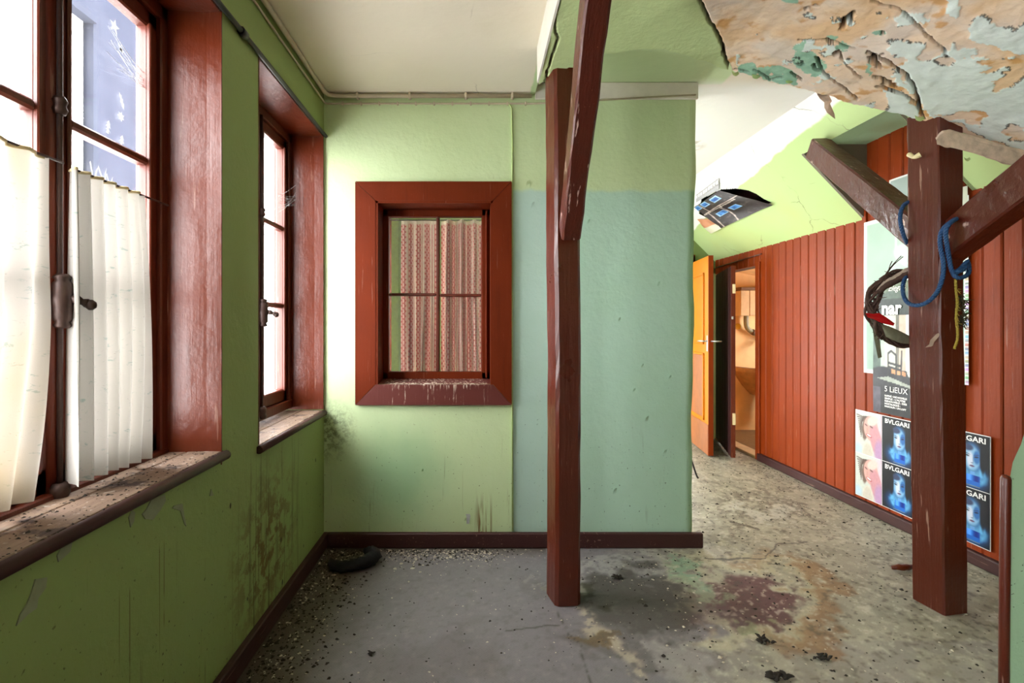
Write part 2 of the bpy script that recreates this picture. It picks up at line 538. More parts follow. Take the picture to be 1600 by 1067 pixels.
# droppings streaking down the lower casing of the little window
def f_sill():
    t = NT('stained_sill'); p = t.xyz()
    c = lin((88, 26, 14))
    n = t.noise(t.scaled(95, 40, 5), scale=1.0, detail=5, rough=0.75)
    top = t.step(p[2], 0.80, 0.845)
    span = t.step(t.math('ABSOLUTE', t.math('ADD', p[0], 0.22)), 0.30, 0.22)
    thr = t.math('SUBTRACT', n, t.math('MULTIPLY', t.math('SUBTRACT', 1.0, top), 0.07))
    m = t.math('MULTIPLY', t.step(thr, 0.53, 0.60), span)
    col = t.mix(t.math('MULTIPLY', m, 0.85), c, lin((214, 200, 182)))
    M['stained_sill'] = t.done(t.bsdf(col, 0.6, t.bump(n, 0.3, 0.004)))
f_sill()

def f_oldwood():
    t = NT('bare_sill_wood')
    g = t.noise(t.scaled(40, 3, 40), scale=1.0, detail=6, rough=0.7)
    b = t.noise(scale=13, detail=6, rough=0.7)
    col = t.mix(g, lin((84, 62, 50)), lin((166, 140, 118)))
    col = t.mix(t.step(b, 0.52, 0.66), col, lin((58, 38, 32)))
    col = t.mix(t.math('MULTIPLY', t.step(t.noise(scale=50, detail=3), 0.62, 0.7), 0.6), col, lin((206, 196, 186)))
    M['bare_sill_wood'] = t.done(t.bsdf(col, 0.6, t.bump(t.math('ADD', g, b), 0.6, 0.006)))
f_oldwood()

def f_glass(name, dust, tint=(1, 1, 1), dscale=9):
    t = NT(name)
    tr = t.n('ShaderNodeBsdfTransparent'); tr.inputs[0].default_value = (*tint, 1)
    gl = t.n('ShaderNodeBsdfGlossy'); gl.inputs['Roughness'].default_value = 0.04
    lw = t.n('ShaderNodeLayerWeight'); lw.inputs[0].default_value = 0.5
    fr = t.math('ADD', 0.03, t.math('MULTIPLY', t.math('POWER', lw.outputs['Facing'], 5.0), 0.35))
    mx = t.n('ShaderNodeMixShader'); t.link(fr, mx.inputs[0]); t.link(tr.outputs[0], mx.inputs[1]); t.link(gl.outputs[0], mx.inputs[2])
    df = t.n('ShaderNodeBsdfTranslucent'); df.inputs[0].default_value = (0.85, 0.86, 0.9, 1)
    di = t.n('ShaderNodeBsdfDiffuse'); di.inputs[0].default_value = (0.7, 0.68, 0.62, 1)
    dm = t.n('ShaderNodeMixShader'); dm.inputs[0].default_value = 0.5; t.link(df.outputs[0], dm.inputs[1]); t.link(di.outputs[0], dm.inputs[2])
    n = t.noise(scale=dscale, detail=6, rough=0.7)
    f = t.math('MULTIPLY', t.step(n, 0.25, 0.8), dust)
    m2 = t.n('ShaderNodeMixShader'); t.link(f, m2.inputs[0]); t.link(mx.outputs[0], m2.inputs[1]); t.link(dm.outputs[0], m2.inputs[2])
    M[name] = t.done(m2.outputs[0])
f_glass('window_glass', 0.012, dscale=3)
f_glass('inner_glass', 0.09, dscale=40)

def f_decal():
    t = NT('snow_spray')
    df = t.n('ShaderNodeBsdfTranslucent'); df.inputs[0].default_value = (0.10, 0.103, 0.108, 1)
    di = t.n('ShaderNodeBsdfDiffuse'); di.inputs[0].default_value = (0.85, 0.85, 0.85, 1)
    mx = t.n('ShaderNodeMixShader'); mx.inputs[0].default_value = 0.35
    t.link(df.outputs[0], mx.inputs[1]); t.link(di.outputs[0], mx.inputs[2])
    M['snow_spray'] = t.done(mx.outputs[0])
f_decal()

def f_cloth(name, kind):
    t = NT(name)
    if kind == 'cream':
        a = t.noise(t.scaled(30, 30, 70), scale=1.0, detail=5, rough=0.75, dist=0.8)
        b = t.noise(t.scaled(26, 26, 40), scale=1.0, detail=3)
        col = t.mix(t.math('MULTIPLY', t.math('MULTIPLY', t.step(a, 0.56, 0.62), t.step(b, 0.5, 0.6)), 0.5), lin((236, 232, 224)), lin((132, 176, 170)))
        c2 = t.noise(t.scaled(60, 60, 130), scale=1.0, detail=5, rough=0.8, dist=1.0)
        col = t.mix(t.math('MULTIPLY', t.step(c2, 0.64, 0.68), 0.45), col, lin((110, 92, 66)))
        yel = t.noise(t.scaled(5, 5, 2), scale=1.0, detail=3)
        yel = t.math('MULTIPLY', t.step(yel, 0.35, 0.7), t.step(t.xyz()[1], 1.2, 1.0))
        col = t.mix(t.math('MULTIPLY', yel, 0.6), col, lin((228, 200, 140)))
    else:
        col = t.attr().outputs['Color']
    tl = t.n('ShaderNodeBsdfTranslucent'); df = t.n('ShaderNodeBsdfDiffuse')
    t.put(tl.inputs[0], t.mix(1.0, col, (0.245, 0.24, 0.24, 1) if kind == 'cream' else (0.34, 0.32, 0.32, 1), 'MULTIPLY')); t.put(df.inputs[0], col)
    wv = t.noise(scale=400, detail=1)
    t.link(t.bump(wv, 0.1, 0.001), df.inputs['Normal'])
    mx = t.n('ShaderNodeMixShader'); mx.inputs[0].default_value = 0.5
    t.link(tl.outputs[0], mx.inputs[1]); t.link(df.outputs[0], mx.inputs[2])
    M[name] = t.done(mx.outputs[0])
f_cloth('cream_curtain', 'cream')
f_cloth('pink_curtain', 'pink')

def f_painted(name, rough=0.5, bump=0.0, bscale=60, spec=0.4, detail_mix=0.0):
    t = NT(name)
    col = t.attr().outputs['Color']
    n = t.noise(scale=bscale, detail=6, rough=0.65)
    if detail_mix:
        col = t.mix(t.math('MULTIPLY', t.step(n, 0.3, 0.75), detail_mix), col, t.mix(1.0, col, (0.45, 0.42, 0.38, 1), 'MULTIPLY'))
    M[name] = t.done(t.bsdf(col, rough, t.bump(n, bump, 0.006) if bump else None, spec))
f_painted('paper_print', 0.42)
f_painted('plaster_paint', 0.75, 0.5, 40, 0.25, 0.08)

def f_floor():
    t = NT('floor_lino')
    at_ = t.attr(); col = at_.outputs['Color']
    # woven backing of the worn lino
    wv = t.n('ShaderNodeTexWave', bands_direction='DIAGONAL'); t.link(t.pos(), wv.inputs['Vector']); wv.inputs['Scale'].default_value = 62
    wv2 = t.n('ShaderNodeTexWave', bands_direction='X'); t.link(t.pos(), wv2.inputs['Vector']); wv2.inputs['Scale'].default_value = 62
    w = t.math('MULTIPLY', wv.outputs['Fac'], wv2.outputs['Fac'])
    g = t.noise(scale=160, detail=4, rough=0.7)
    m = t.noise(scale=28, detail=6, rough=0.7)
    col = t.mix(t.math('MULTIPLY', t.step(g, 0.5, 0.75), 0.35), col, t.mix(1.0, col, (0.4, 0.38, 0.36, 1), 'MULTIPLY'))
    col = t.mix(t.math('MULTIPLY', t.step(m, 0.52, 0.7), 0.14), col, t.mix(1.0, col, (1.5, 1.48, 1.4, 1), 'MULTIPLY'))
    col = t.mix(t.math('MULTIPLY', w, 0.22), col, t.mix(1.0, col, (0.5, 0.5, 0.5, 1), 'MULTIPLY'))
    h = t.math('ADD', t.math('MULTIPLY', w, 0.25), m)
    r = t.math('ADD', 0.36, t.math('MULTIPLY', m, 0.3))
    M['floor_lino'] = t.done(t.bsdf(col, r, t.bump(h, 0.35, 0.004), 0.5))
f_floor()

simple('rusty_iron', (64, 44, 36), 0.5, 0.2, 60, 0.3, 0.3)
simple('black_rod', (26, 24, 24), 0.4, 0.15, 60, 0.1)
simple('cream_pipe', (196, 182, 158), 0.55, 0.12, 25, 0.1)
simple('cable_green', (176, 196, 132), 0.55, 0.1, 30, 0.1)
simple('orange_door', (196, 112, 0), 0.38, 0.08, 14, 0.1, spec=0.2)
simple('orange_dirty', (150, 84, 34), 0.45, 0.15, 14, 0.15)
simple('steel', (190, 190, 188), 0.3, 0.08, 60, 0.05, 0.8)
simple('cream_plastic', (226, 208, 160), 0.5, 0.06, 40, 0.05)
simple('blue_rope', (26, 66, 108), 0.7, 0.2, 200, 0.5)
simple('yellow_string', (150, 128, 44), 0.8, 0.25, 120, 0.5)
simple('moss_fluff', (54, 46, 20), 0.9, 0.3, 120, 0.5)
simple('twig_brown', (70, 46, 36), 0.75, 0.3, 60, 0.6)
simple('bark_pale', (168, 150, 136), 0.75, 0.2, 60, 0.5)
simple('red_ribbon', (190, 20, 26), 0.25, 0.1, 30, 0.05)
simple('grey_cloth', (120, 118, 96), 0.8, 0.2, 60, 0.3)
simple('tape', (176, 150, 132), 0.4, 0.1, 40, 0.1)
simple('rag_black', (14, 13, 14), 0.85, 0.3, 70, 0.6)
simple('ochre_wall', (226, 184, 126), 0.7, 0.12, 6, 0.2)
simple('tan_boards', (190, 156, 112), 0.65, 0.15, 12, 0.3)
simple('dirty_basin', (166, 118, 66), 0.5, 0.28, 14, 0.2)
simple('basin_stain', (98, 62, 28), 0.6, 0.2, 20, 0.2)
simple('pipe_grey', (128, 120, 92), 0.55, 0.15, 30, 0.2)
simple('yellow_vent', (214, 168, 44), 0.5, 0.1, 40, 0.1)
simple('white_print', (236, 236, 232), 0.5, 0.02, 40, 0.0)
simple('paper_white', (232, 232, 228), 0.5, 0.03, 20, 0.05)
simple('cheek_grey', (120, 112, 98), 0.8, 0.1, 8, 0.2)
simple('plaster_chip', (196, 186, 166), 0.85, 0.2, 40, 0.3)
simple('dirt_chip', (44, 38, 30), 0.9, 0.3, 60, 0.3)
simple('broken_plaster', (196, 172, 152), 0.85, 0.34, 26, 1.0)
simple('void_dark', (30, 26, 22), 0.9, 0.2, 20, 0.1)
simple('facade_white', (232, 230, 226), 0.8, 0.04, 2, 0.05)
simple('facade_slate', (42, 44, 53), 0.95, 0.1, 3, 0.1, spec=0.0)
simple('roof_pink', (214, 196, 190), 0.8, 0.06, 4, 0.1)
simple('street_grey', (150, 150, 148), 0.9, 0.08, 3, 0.1)
simple('cobweb', (190, 190, 190), 0.9, 0.05, 20, 0.0)
simple('leaf_paper', (92, 70, 66), 0.8, 0.2, 40, 0.2)
simple('cornice_white', (222, 214, 200), 0.7, 0.1, 10, 0.2)
simple('plaster_white_edge', (222, 218, 206), 0.8, 0.06, 10, 0.3)
simple('peeled_grey', (142, 150, 122), 0.85, 0.12, 30, 0.3)
simple('grey_paint_chip', (176, 178, 178), 0.8, 0.1, 30, 0.2)

# ================================================================ STRUCTURE
D = 2.667            # back wall of the front room
FAR = 5.20           # far wall of the passage
XL, XR = -0.80, 2.41

# ---------------- street wall (left)
mb = MB()
edges = [-2.6] + [e for w in (W_FILL, W_BIG, W_SMALL, W_BACK1, W_BACK2) for e in w] + [FAR + 0.2]
XO = -1.045
for i in range(0, len(edges), 2):
    mb.box(XO, XL, edges[i], edges[i + 1], 0, 2.6)
for w in (W_FILL, W_BIG, W_SMALL, W_BACK1, W_BACK2):
    mb.box(XO, XL, w[0], w[1], 0, (BACK_SILL if w[0] > 2.7 or w[0] < 0 else SILL_Z + (0.043 if w is W_BIG else 0.0)) - 0.03)
    mb.box(XO, XL, w[0], w[1], LINTEL_Z, 2.6)
wall_left = build('wall_left', mb, M['wall_left_paint'], base=(XL, 1.3, 0), kind='structure', cat='wall',
                  label='green painted street wall with two deep window openings and drip stains')

# loose paint: flakes lifting and bare patches on the street wall, each with its own outline
def patch(name, cy, cz, pts, mat, parent, t=0.003, jitter=0.004):
    m = MB()
    P = [(cy + a + rng.uniform(-jitter, jitter), cz + b + rng.uniform(-jitter, jitter)) for a, b in pts]
    m.prism(P, XL - 0.002, XL + t, 'x')
    return build(name, m, mat, parent)
def wl(u, v):
    Y = F * 0.80 / (U0 - u); return Y, EYE + (V0 - v) * Y / F
for outline in ([(236, 780), (256, 772), (258, 782), (250, 796), (238, 812), (226, 811), (221, 803), (228, 795)],
                [(205, 797), (210, 800), (208, 815), (203, 824), (200, 808)],
                [(54, 905), (72, 902), (70, 918), (58, 935), (56, 950), (42, 960), (24, 978), (30, 960), (40, 945), (46, 930)],
                [(96, 852), (112, 845), (108, 862), (90, 878), (88, 868)],
                [(271, 790), (284, 787), (286, 800), (290, 822), (287, 818), (281, 798), (268, 794)],
                [(329, 764), (333, 774), (327, 775)]):
    pts = [wl(u, v) for u, v in outline]
    m = MB().prism(pts, XL - 0.001, XL + 0.0025, 'x')
    build('bare_patch', m, M['peeled_grey'], wall_left)

# ---------------- wall with the little inner window (back of the front room)
mb = MB()
IX0, IX1, IZ0, IZ1 = -0.527, 0.080, 0.843, 1.793
BT = 0.19
mb.box(XL - 0.01, IX0, D, D + BT, 0, 2.41)
mb.box(IX0, IX1, D, D + BT, 0, IZ0)
mb.box(IX0, IX1, D, D + BT, IZ1, 2.41)
n = 26; P = []
for i in range(n):          # right stretch with its rubbed round corner, leaning a little
    z = 2.41 * i / (n - 1)
    xe = 1.127 + 0.026 * (z / 2.41) + 0.004 * math.sin(z * 7.0) + 0.003 * math.sin(z * 17.0)
    row = [(IX1, D, z), (xe - 0.5, D, z)]
    for k in range(7):
        a = math.pi / 2 * k / 6
        row.append((xe - 0.045 + 0.045 * math.sin(a), D + 0.045 - 0.045 * math.cos(a), z))
    row += [(xe, D + BT, z), (IX1, D + BT, z), (IX1, D, z)]
    P.append(row)
mb.grid(np.array(P), smooth=False)
mb.add([p for p in P[-1]], [tuple(range(len(P[-1]) - 1))])
wall_back = build('wall_back', mb, M['wall_back_paint'], base=(0.17, D, 0), kind='structure', cat='wall',
                  label='pale green and turquoise inner wall around the small curtained window')
for (u, v, s) in ((824, 290, 9), (832, 322, 7), (919, 348, 6), (1010, 655, 7), (1038, 708, 8), (960, 768, 8), (967, 500, 5), (1003, 572, 5),
                  (660, 735, 4), (727, 812, 5), (1028, 445, 6), (990, 610, 5), (1046, 590, 5)):
    # paint curls standing off the plaster
    x, _, z = at(u, v, D); k = s / 300.0
    m = MB(); Pp = []
    for a in np.linspace(0, 1, 5):
        row = []
        for b in np.linspace(-0.5, 0.5, 4):
            row.append((x + k * (b * 0.9 * (1 - 0.5 * a) + 0.15 * a), D - 0.001 - 0.012 * a * a, z + k * (a * 1.2 - 0.4 + 0.25 * b)))
        Pp.append(row)
    m.grid(np.array(Pp))
    build('paint_curl', m, M['wall_back_paint'], wall_back)
pts = [at(u, v, D) for u, v in ((728, 803), (734, 803), (735, 806), (733, 818), (729, 818), (729, 808))]
build('bare_patch', MB().prism([(p[0], p[2]) for p in pts], D - 0.003, D + 0.001, 'y'), M['grey_paint_chip'], wall_back)

# ---------------- other walls (front room behind the viewer, far wall of the passage)
build('wall_front', MB().box(-1.16, 3.0, -2.6, -2.45, 0, 2.6), M['wall_pale'], kind='structure', cat='wall', label='pale plain wall behind the viewer')
mb = MB()
mb.box(-1.16, 0.22, FAR, FAR + 0.15, 0, 2.6).box(0.22, 0.72, FAR, FAR + 0.15, 0, 2.6).box(1.22, 1.45, FAR, FAR + 0.15, 0, 2.6).box(0.72, 1.22, FAR, FAR + 0.15, 0, 0.3).box(0.72, 1.22, FAR, FAR + 0.15, 2.1, 2.6)  # unseen opening added here to light the passage ceiling
mb.box(2.20, 2.52, FAR, FAR + 0.15, 0, 2.6)
mb.box(1.45, 2.20, FAR, FAR + 0.15, 1.80, 2.6)
mb.box(1.40, 2.25, FAR + 0.5, FAR + 0.6, 0, 2.6)
wall_far = build('wall_far', mb, M['wall_olive'], kind='structure', cat='wall', label='green end wall of the passage behind the orange door')
build('trim_1', MB().box(2.135, 2.20, FAR - 0.03, FAR, 0, 1.85).box(1.45, 2.20, FAR - 0.03, FAR, 1.79, 1.86), M['panel_red'], kind='structure', cat='door frame', label='dark red door frame at the end of the passage')

# ---------------- right wall: tongue and groove boards, one by one
wall_right = build('wall_right', MB().box(2.425, 2.52, -2.6, 4.36, 0, 2.6).box(2.425, 2.52, 4.36, FAR + 0.15, 1.665, 2.6), M['door_dark'], base=(2.425, 3.2, 0),
                   kind='structure', cat='wall', label='wall of dark red tongue and groove boards with posters')
BW = 0.0915
def board_mesh(name, z0, z1):
    w = BW - 0.004; b = 0.006; t = 0.02
    m = MB().prism([(0.0, 0.0), (w * 0.5 - b, 0.0), (w * 0.5, b), (w * 0.5, t), (-w * 0.5, t), (-w * 0.5, b), (-w * 0.5 + b, 0.0)], z0, z1, 'z')
    # profile is (y, x): swap so that the front faces -x
    m.v = [(p[1], p[0], p[2]) for p in m.v]
    me = bpy.data.meshes.new(name); me.from_pydata(m.v, [], m.f); me.materials.append(M['panel_red'])
    import bmesh
    bm = bmesh.new(); bm.from_mesh(me); bmesh.ops.recalc_face_normals(bm, faces=bm.faces); bm.to_mesh(me); bm.free()
    return me
SLOPE_Z = 1.801
b_low = board_mesh('board', 0.0, SLOPE_Z + 0.03)
b_tall = board_mesh('board_tall', 0.0, 2.29)
b_top = board_mesh('board_short', 1.665, SLOPE_Z + 0.03)
y = 4.36 - BW / 2
k = 0
while y > 1.62:
    tall = 2.49 < y < 3.17
    o = bpy.data.objects.new('board', b_tall if tall else b_low)
    o.location = Vector((2.405 + rng.uniform(-0.0015, 0.0015), y, 0)) - BASE[wall_right]
    o.parent = wall_right; COL.objects.link(o)
    y -= BW; k += 1
y = 4.36 + BW / 2
while y < FAR:
    o = bpy.data.objects.new('board', b_top)
    o.location = Vector((2.405, y, 0)) - BASE[wall_right]
    o.parent = wall_right; COL.objects.link(o); y += BW
m = MB().box(2.385, 2.43, 4.34, 4.40, 0, 1.69, 0.004)
build('door_jamb', m, M['panel_red'], wall_right)
m = MB().tube([(2.392, 5.17, 1.725), (2.392, 4.31, 1.75)], 0.006, 8)
build('curtain_wire', m, M['post_red'], wall_right)
build('baseboard_right', MB().box(2.375, 2.41, 1.6, 4.36, 0, 0.062, 0.006), M['base_red'], kind='structure', cat='baseboard', label='dark red skirting board along the boarded wall')

# ---------------- skirting
build('baseboard_back', MB().box(XL + 0.02, 1.165, D - 0.028, D, 0, 0.075, 0.004), M['base_red'], kind='structure', cat='baseboard', label='dark brown skirting board under the small window')
build('baseboard_left', MB().box(XL, XL + 0.025, -2.4, D, 0, 0.075, 0.004), M['base_red'], kind='structure', cat='baseboard', label='dark brown skirting board along the street wall')

# ---------------- ceilings
mb = MB()
mb.box(-0.9, 0.30, -2.6, D + 0.02, 2.353, 2.5)
mb.box(0.28, 1.83, -2.6, D + 0.02, 2.41, 2.55)
mb.box(-0.9, 1.83, D + 0.02, FAR + 0.1, 2.41, 2.55)
ceiling = build('ceiling', mb, M['ceiling_paint'], base=(0.5, 1.5, 2.35), kind='structure', cat='ceiling', label='cracked off-white flat ceiling above the windows and passage')
build('trim_2', MB().box(0.30, 1.145, D - 0.016, D, 2.322, 2.409, 0.004), M['cornice_white'], kind='structure', cat='cornice', label='off-white plaster cornice above the turquoise wall')

# sloping attic ceiling over the boarded wall, with the torn hole
def slope_pt(u, v):
    a, b = (u - U0) / F, (V0 - v) / F
    Y = 3.1815 / (b + 1.05 * a)
    return a * Y, Y, EYE + b * Y
def slope_z(x): return 2.41 - 1.05 * (x - 1.83)
mb = MB()
ys = np.linspace(3.17, FAR + 0.02, 320); xs = np.linspace(1.83, 2.43, 110)
XX, YY = np.meshgrid(xs, ys, indexing='ij')
PP = np.stack([XX, YY, slope_z(XX) + 0.012 * np.sin(YY * 2.1) * np.sin((XX - 1.83) / 0.6 * math.pi)], -1)
Uc = U0 + F * XX / YY; Vc = V0 - F * (PP[..., 2] - EYE) / YY
Um = (Uc[:-1, :-1] + Uc[1:, 1:]) / 2; Vm = (Vc[:-1, :-1] + Vc[1:, 1:]) / 2
hole = poly_mask(Um, Vm, [(1127, 296), (1150, 294.5), (1168, 297), (1182, 303), (1194, 311), (1206, 317), (1150, 340), (1129, 352), (1092, 334), (1096, 311)])
mb.grid(PP, keep=~hole)
for y0, y1 in ((-2.6, 2.49),):
    mb.add([(1.83, y0, 2.41), (2.43, y0, slope_z(2.43)), (2.43, y1, slope_z(2.43)), (1.83, y1, 2.41)], [(0, 1, 2, 3)])
mb.add([(1.83, 2.49, 2.41), (2.02, 2.49, slope_z(2.02)), (2.02, 3.17, slope_z(2.02)), (1.83, 3.17, 2.41)], [(0, 1, 2, 3)])
slope = build('ceiling_slope', mb, M['slope_paint'], base=(2.1, 3.8, 1.8), kind='structure', cat='ceiling', label='sloping green and white attic ceiling above the boarded wall')
m = MB().box(2.02, 2.44, 2.47, 3.19, 2.27, 2.31)
m.add([(2.02, 2.47, slope_z(2.02)), (2.035, 2.47, 2.28), (2.035, 3.19, 2.28), (2.02, 3.19, slope_z(2.02))], [(0, 1, 2, 3)])
build('dormer_ceiling', m, M['wall_mint'], slope)
m = MB()
m.prism([(2.02, slope_z(2.02)), (2.43, slope_z(2.43)), (2.43, 2.29), (2.02, 2.29)], 3.17, 3.19, 'y')
build('dormer_cheek', m, M['cheek_grey'], slope)
m = MB().prism([(2.02, slope_z(2.02)), (2.43, slope_z(2.43)), (2.43, 2.29), (2.02, 2.29)], 2.47, 2.489, 'y')
build('dormer_cheek', m, M['cheek_grey'], slope)
build('dormer_trim', MB().box(2.392, 2.42, 3.155, 3.185, SLOPE_Z - 0.03, SLOPE_Z + 0.08), M['panel_red'], slope)
# roof void behind the hole, and a roof above everything
m = MB().box(2.0, 2.5, 3.5, 4.9, 2.42, 2.5).box(2.44, 2.5, 3.5, 4.9, 1.7, 2.45)
build('roof_void', m, M['void_dark'], slope)
build('roof', MB().box(-1.2, 3.9, -2.6, 6.2, 2.6, 2.75), M['void_dark'], kind='structure', cat='roof', label='dark roof deck above the ceilings')

# ---------------- boxed beam and sagging, peeling soffit over the posts
prof = [(0.265, 2.20), (0.95, 2.20), (1.024, 2.186), (1.25, 2.125), (1.518, 2.056), (1.85, 1.972), (2.22, 1.82), (2.385, 1.75)]
yend = [(0.265, 2.22), (0.40, 2.05), (0.447, 2.0), (0.63, 1.945), (0.715, 1.944), (0.835, 2.0), (1.0, 2.085), (1.1, 2.075), (1.518, 2.08), (1.85, 2.07), (2.385, 2.06)]
nx, ny = 520, 330
xs = np.linspace(0.265, 2.385, nx)
zs = np.interp(xs, [p[0] for p in prof], [p[1] for p in prof])
kern = np.ones(9) / 9
zp = np.convolve(np.pad(zs, 4, 'edge'), kern, 'valid')
ye = np.interp(xs, [p[0] for p in yend], [p[1] for p in yend])
ye = ye + 0.012 * (vnoise(xs * 30, xs * 0 + 3, 5) - 0.5) + 0.010 * (vnoise(xs * 90, xs * 0 + 3, 6) - 0.5) * (xs > 1.0)
tt = np.linspace(0, 1, ny)
Y0 = 0.62
XX = np.repeat(xs[:, None], ny, 1)
YY = Y0 + (ye[:, None] - Y0) * tt[None, :]
ZZ = np.repeat(zp[:, None], ny, 1) + 0.02 * (fbm(XX * 3, YY * 3, 21) - 0.5)
UU = U0 + F * XX / YY; VV = V0 - F * (ZZ - EYE) / YY
nz1 = fbm(XX * 9, YY * 9, 31, 5) - 0.5; nz2 = fbm(XX * 30, YY * 30, 41, 4) - 0.5
Ud = UU + 40 * nz1 + 14 * nz2; Vd = VV + 32 * (fbm(XX * 9 + 7, YY * 9, 51, 5) - 0.5) + 12 * (fbm(XX * 30, YY * 30 + 5, 61, 4) - 0.5)
# where the green still covers the beam (left of the long crack)
crack = [(1070, -110), (1093, 0), (1103, 22), (1118, 48), (1129, 68), (1131, 86), (1142, 108)]
cr_u = np.interp(VV, [c[1] for c in crack], [c[0] for c in crack])
peel = UU > cr_u + 6 * nz2
col = np.zeros((nx, ny, 3))
green = np.array((196, 214, 156.0)); peach = np.array((246, 218, 190.0)); peach2 = np.array((236, 196, 150.0)); mint = np.array((230, 240, 234.0))
buff = np.array((234, 216, 200.0)); teal = np.array((156, 198, 172.0))
col[:] = green
w = sstep(-0.15, 0.2, nz1)[..., None]
pl = peach * (1 - w) + buff * w
w2 = (sstep(0.10, 0.26, fbm(XX * 5, YY * 5, 71, 5) - 0.42) * 0.8)[..., None]
pl = pl * (1 - w2) + peach2 * w2
orange = np.array((206, 140, 70.0))
w3 = (sstep(0.62, 0.72, fbm(XX * 14, YY * 14, 75, 5)) * 0.6)[..., None]
pl = pl * (1 - w3) + orange * w3
col = np.where(peel[..., None], pl, col)
# islands of mint paint
mintmask = np.zeros(UU.shape, bool)
for poly in ([(1395, 70), (1440, 78), (1452, 96), (1490, 62), (1520, 70), (1545, 85), (1548, 104), (1530, 112), (1560, 122), (1600, 105), (1700, 100), (1700, 330), (1600, 245), (1500, 195), (1455, 185), (1430, 150), (1415, 118)],
             [(1515, 30), (1530, 22), (1560, 40), (1590, 45), (1640, 15), (1700, 20), (1700, 105), (1590, 80), (1560, 82), (1545, 64), (1518, 60)],
             [(1465, -20), (1500, -10), (1496, 28), (1478, 22)], [(1390, 105), (1415, 120), (1428, 145), (1415, 145)],
             [(1372, 140), (1400, 142), (1440, 175), (1430, 185), (1380, 170)]):
    mintmask |= poly_mask(Ud, Vd, poly)
for c_ in ((1390, 92, 34, 8, 0), (1535, 88, 30, 12, 10), (1480, 92, 14, 9, 0), (1500, 180, 42, 9, 5), (1580, 120, 26, 12, -20), (1590, 205, 22, 8, 5)):
    mintmask &= ~(blob(Ud, Vd, *c_) < 1)
specks = (fbm(XX * 12, YY * 12, 81, 5) > 0.70)
mintmask = (mintmask | (specks & (VV > 20))) & peel & (UU > 1150)
col = np.where(mintmask[..., None], mint + 10 * nz2[..., None] * 2, col)
tealmask = np.zeros(UU.shape, bool)
for c_ in ((1268, 98, 18, 16, 20), (1258, 75, 9, 8, 0), (1306, 62, 10, 5, 0), (1322, 76, 12, 5, 0), (1352, 104, 5, 5, 0), (1210, 115, 40, 10, 12), (1165, 108, 18, 8, 0), (1238, 5, 14, 6, 0), (1380, 54, 12, 6, 20)):
    tealmask |= blob(Ud, Vd, *c_) < 1
tealmask &= peel
col = np.where(tealmask[..., None], teal + 60 * nz2[..., None], col)
# black holes and cracks
dark = np.zeros(UU.shape)
Uh = UU + 16 * nz2 + 8 * nz1; Vh = VV + 14 * (fbm(XX * 40, YY * 40, 91, 3) - 0.5)
for c_ in ((1316, 40, 6, 4, -30), (1322, 32, 10, 5, -40), (1330, 24, 9, 4, -40), (1331, 36, 3, 6, 0), (1364, 93, 9, 4.5, 25), (1372, 103, 8, 3, 45), (1372, 122, 11, 5, 0), (1386, 128, 16, 4, 15), (1295, 64, 5, 2.5, 20), (1309, 82, 5, 4, 0), (1379, 84, 3, 2.5, 0),
           (1262, 15, 5, 3, 0), (1278, 8, 5, 2.5, 30), (1255, 100, 4, 3, 0), (1276, 108, 6, 3.5, 20), (1382, 52, 3, 6, 30), (1348, -2, 16, 3, 10)):
    dark = np.maximum(dark, sstep(1.1, 0.85, blob(Uh, Vh, *c_)))
Uk = UU + 7 * nz2; Vk = VV + 7 * nz1
for ln, wd in (([(1360, 2), (1402, 15), (1425, 28), (1445, 52), (1468, 70), (1482, 90)], 1.4), ([(1355, 84), (1390, 98), (1415, 115), (1428, 132), (1434, 152), (1442, 180)], 2.2),
               ([(1370, 134), (1410, 145), (1432, 160), (1445, 186)], 1.3), ([(1288, 112), (1310, 132), (1340, 155)], 1.3), ([(1250, 62), (1295, 63), (1335, 78)], 0.8),
               ([(1310, 82), (1330, 108), (1345, 122)], 0.8), ([(1276, 90), (1288, 112)], 2.0), ([(1148, 108), (1170, 112)], 1.0), ([(1180, 108), (1205, 126), (1222, 122)], 1.2), ([(1236, 115), (1252, 126)], 1.4)):
    dark = np.maximum(dark, sstep(wd + 0.9, wd * 0.5, seg_dist(Uk, Vk, ln)) * 0.92)
edge = sstep(4, 1, np.abs(UU - cr_u - 6 * nz2)) * (VV < 112)
dark = np.maximum(dark, edge * 0.85)
# hairline along the beam's left edge
Ub = UU + 10 * nz1
dark = np.maximum(dark, sstep(2.0, 0.6, seg_dist(Ub, VV, [(877, -10), (868, 40), (874, 60), (862, 85), (852, 125)])) * 0.6)
dark *= (UU > 840)
col = col * (1 - dark[..., None]) + np.array((44, 32, 24.0)) * dark[..., None]
# paint rim: tiny dark line where a mint island ends
rim = np.zeros(UU.shape); mk = mintmask.astype(float)
rim[1:-1, 1:-1] = np.abs(mk[2:, 1:-1] - mk[:-2, 1:-1]) + np.abs(mk[1:-1, 2:] - mk[1:-1, :-2])
rsel = (rim > 0) & (fbm(XX * 20, YY * 20, 95, 3) > 0.58) & (np.random.RandomState(2).rand(*UU.shape) < 0.75)
col = np.where(rsel[..., None], col * 0.5, col)
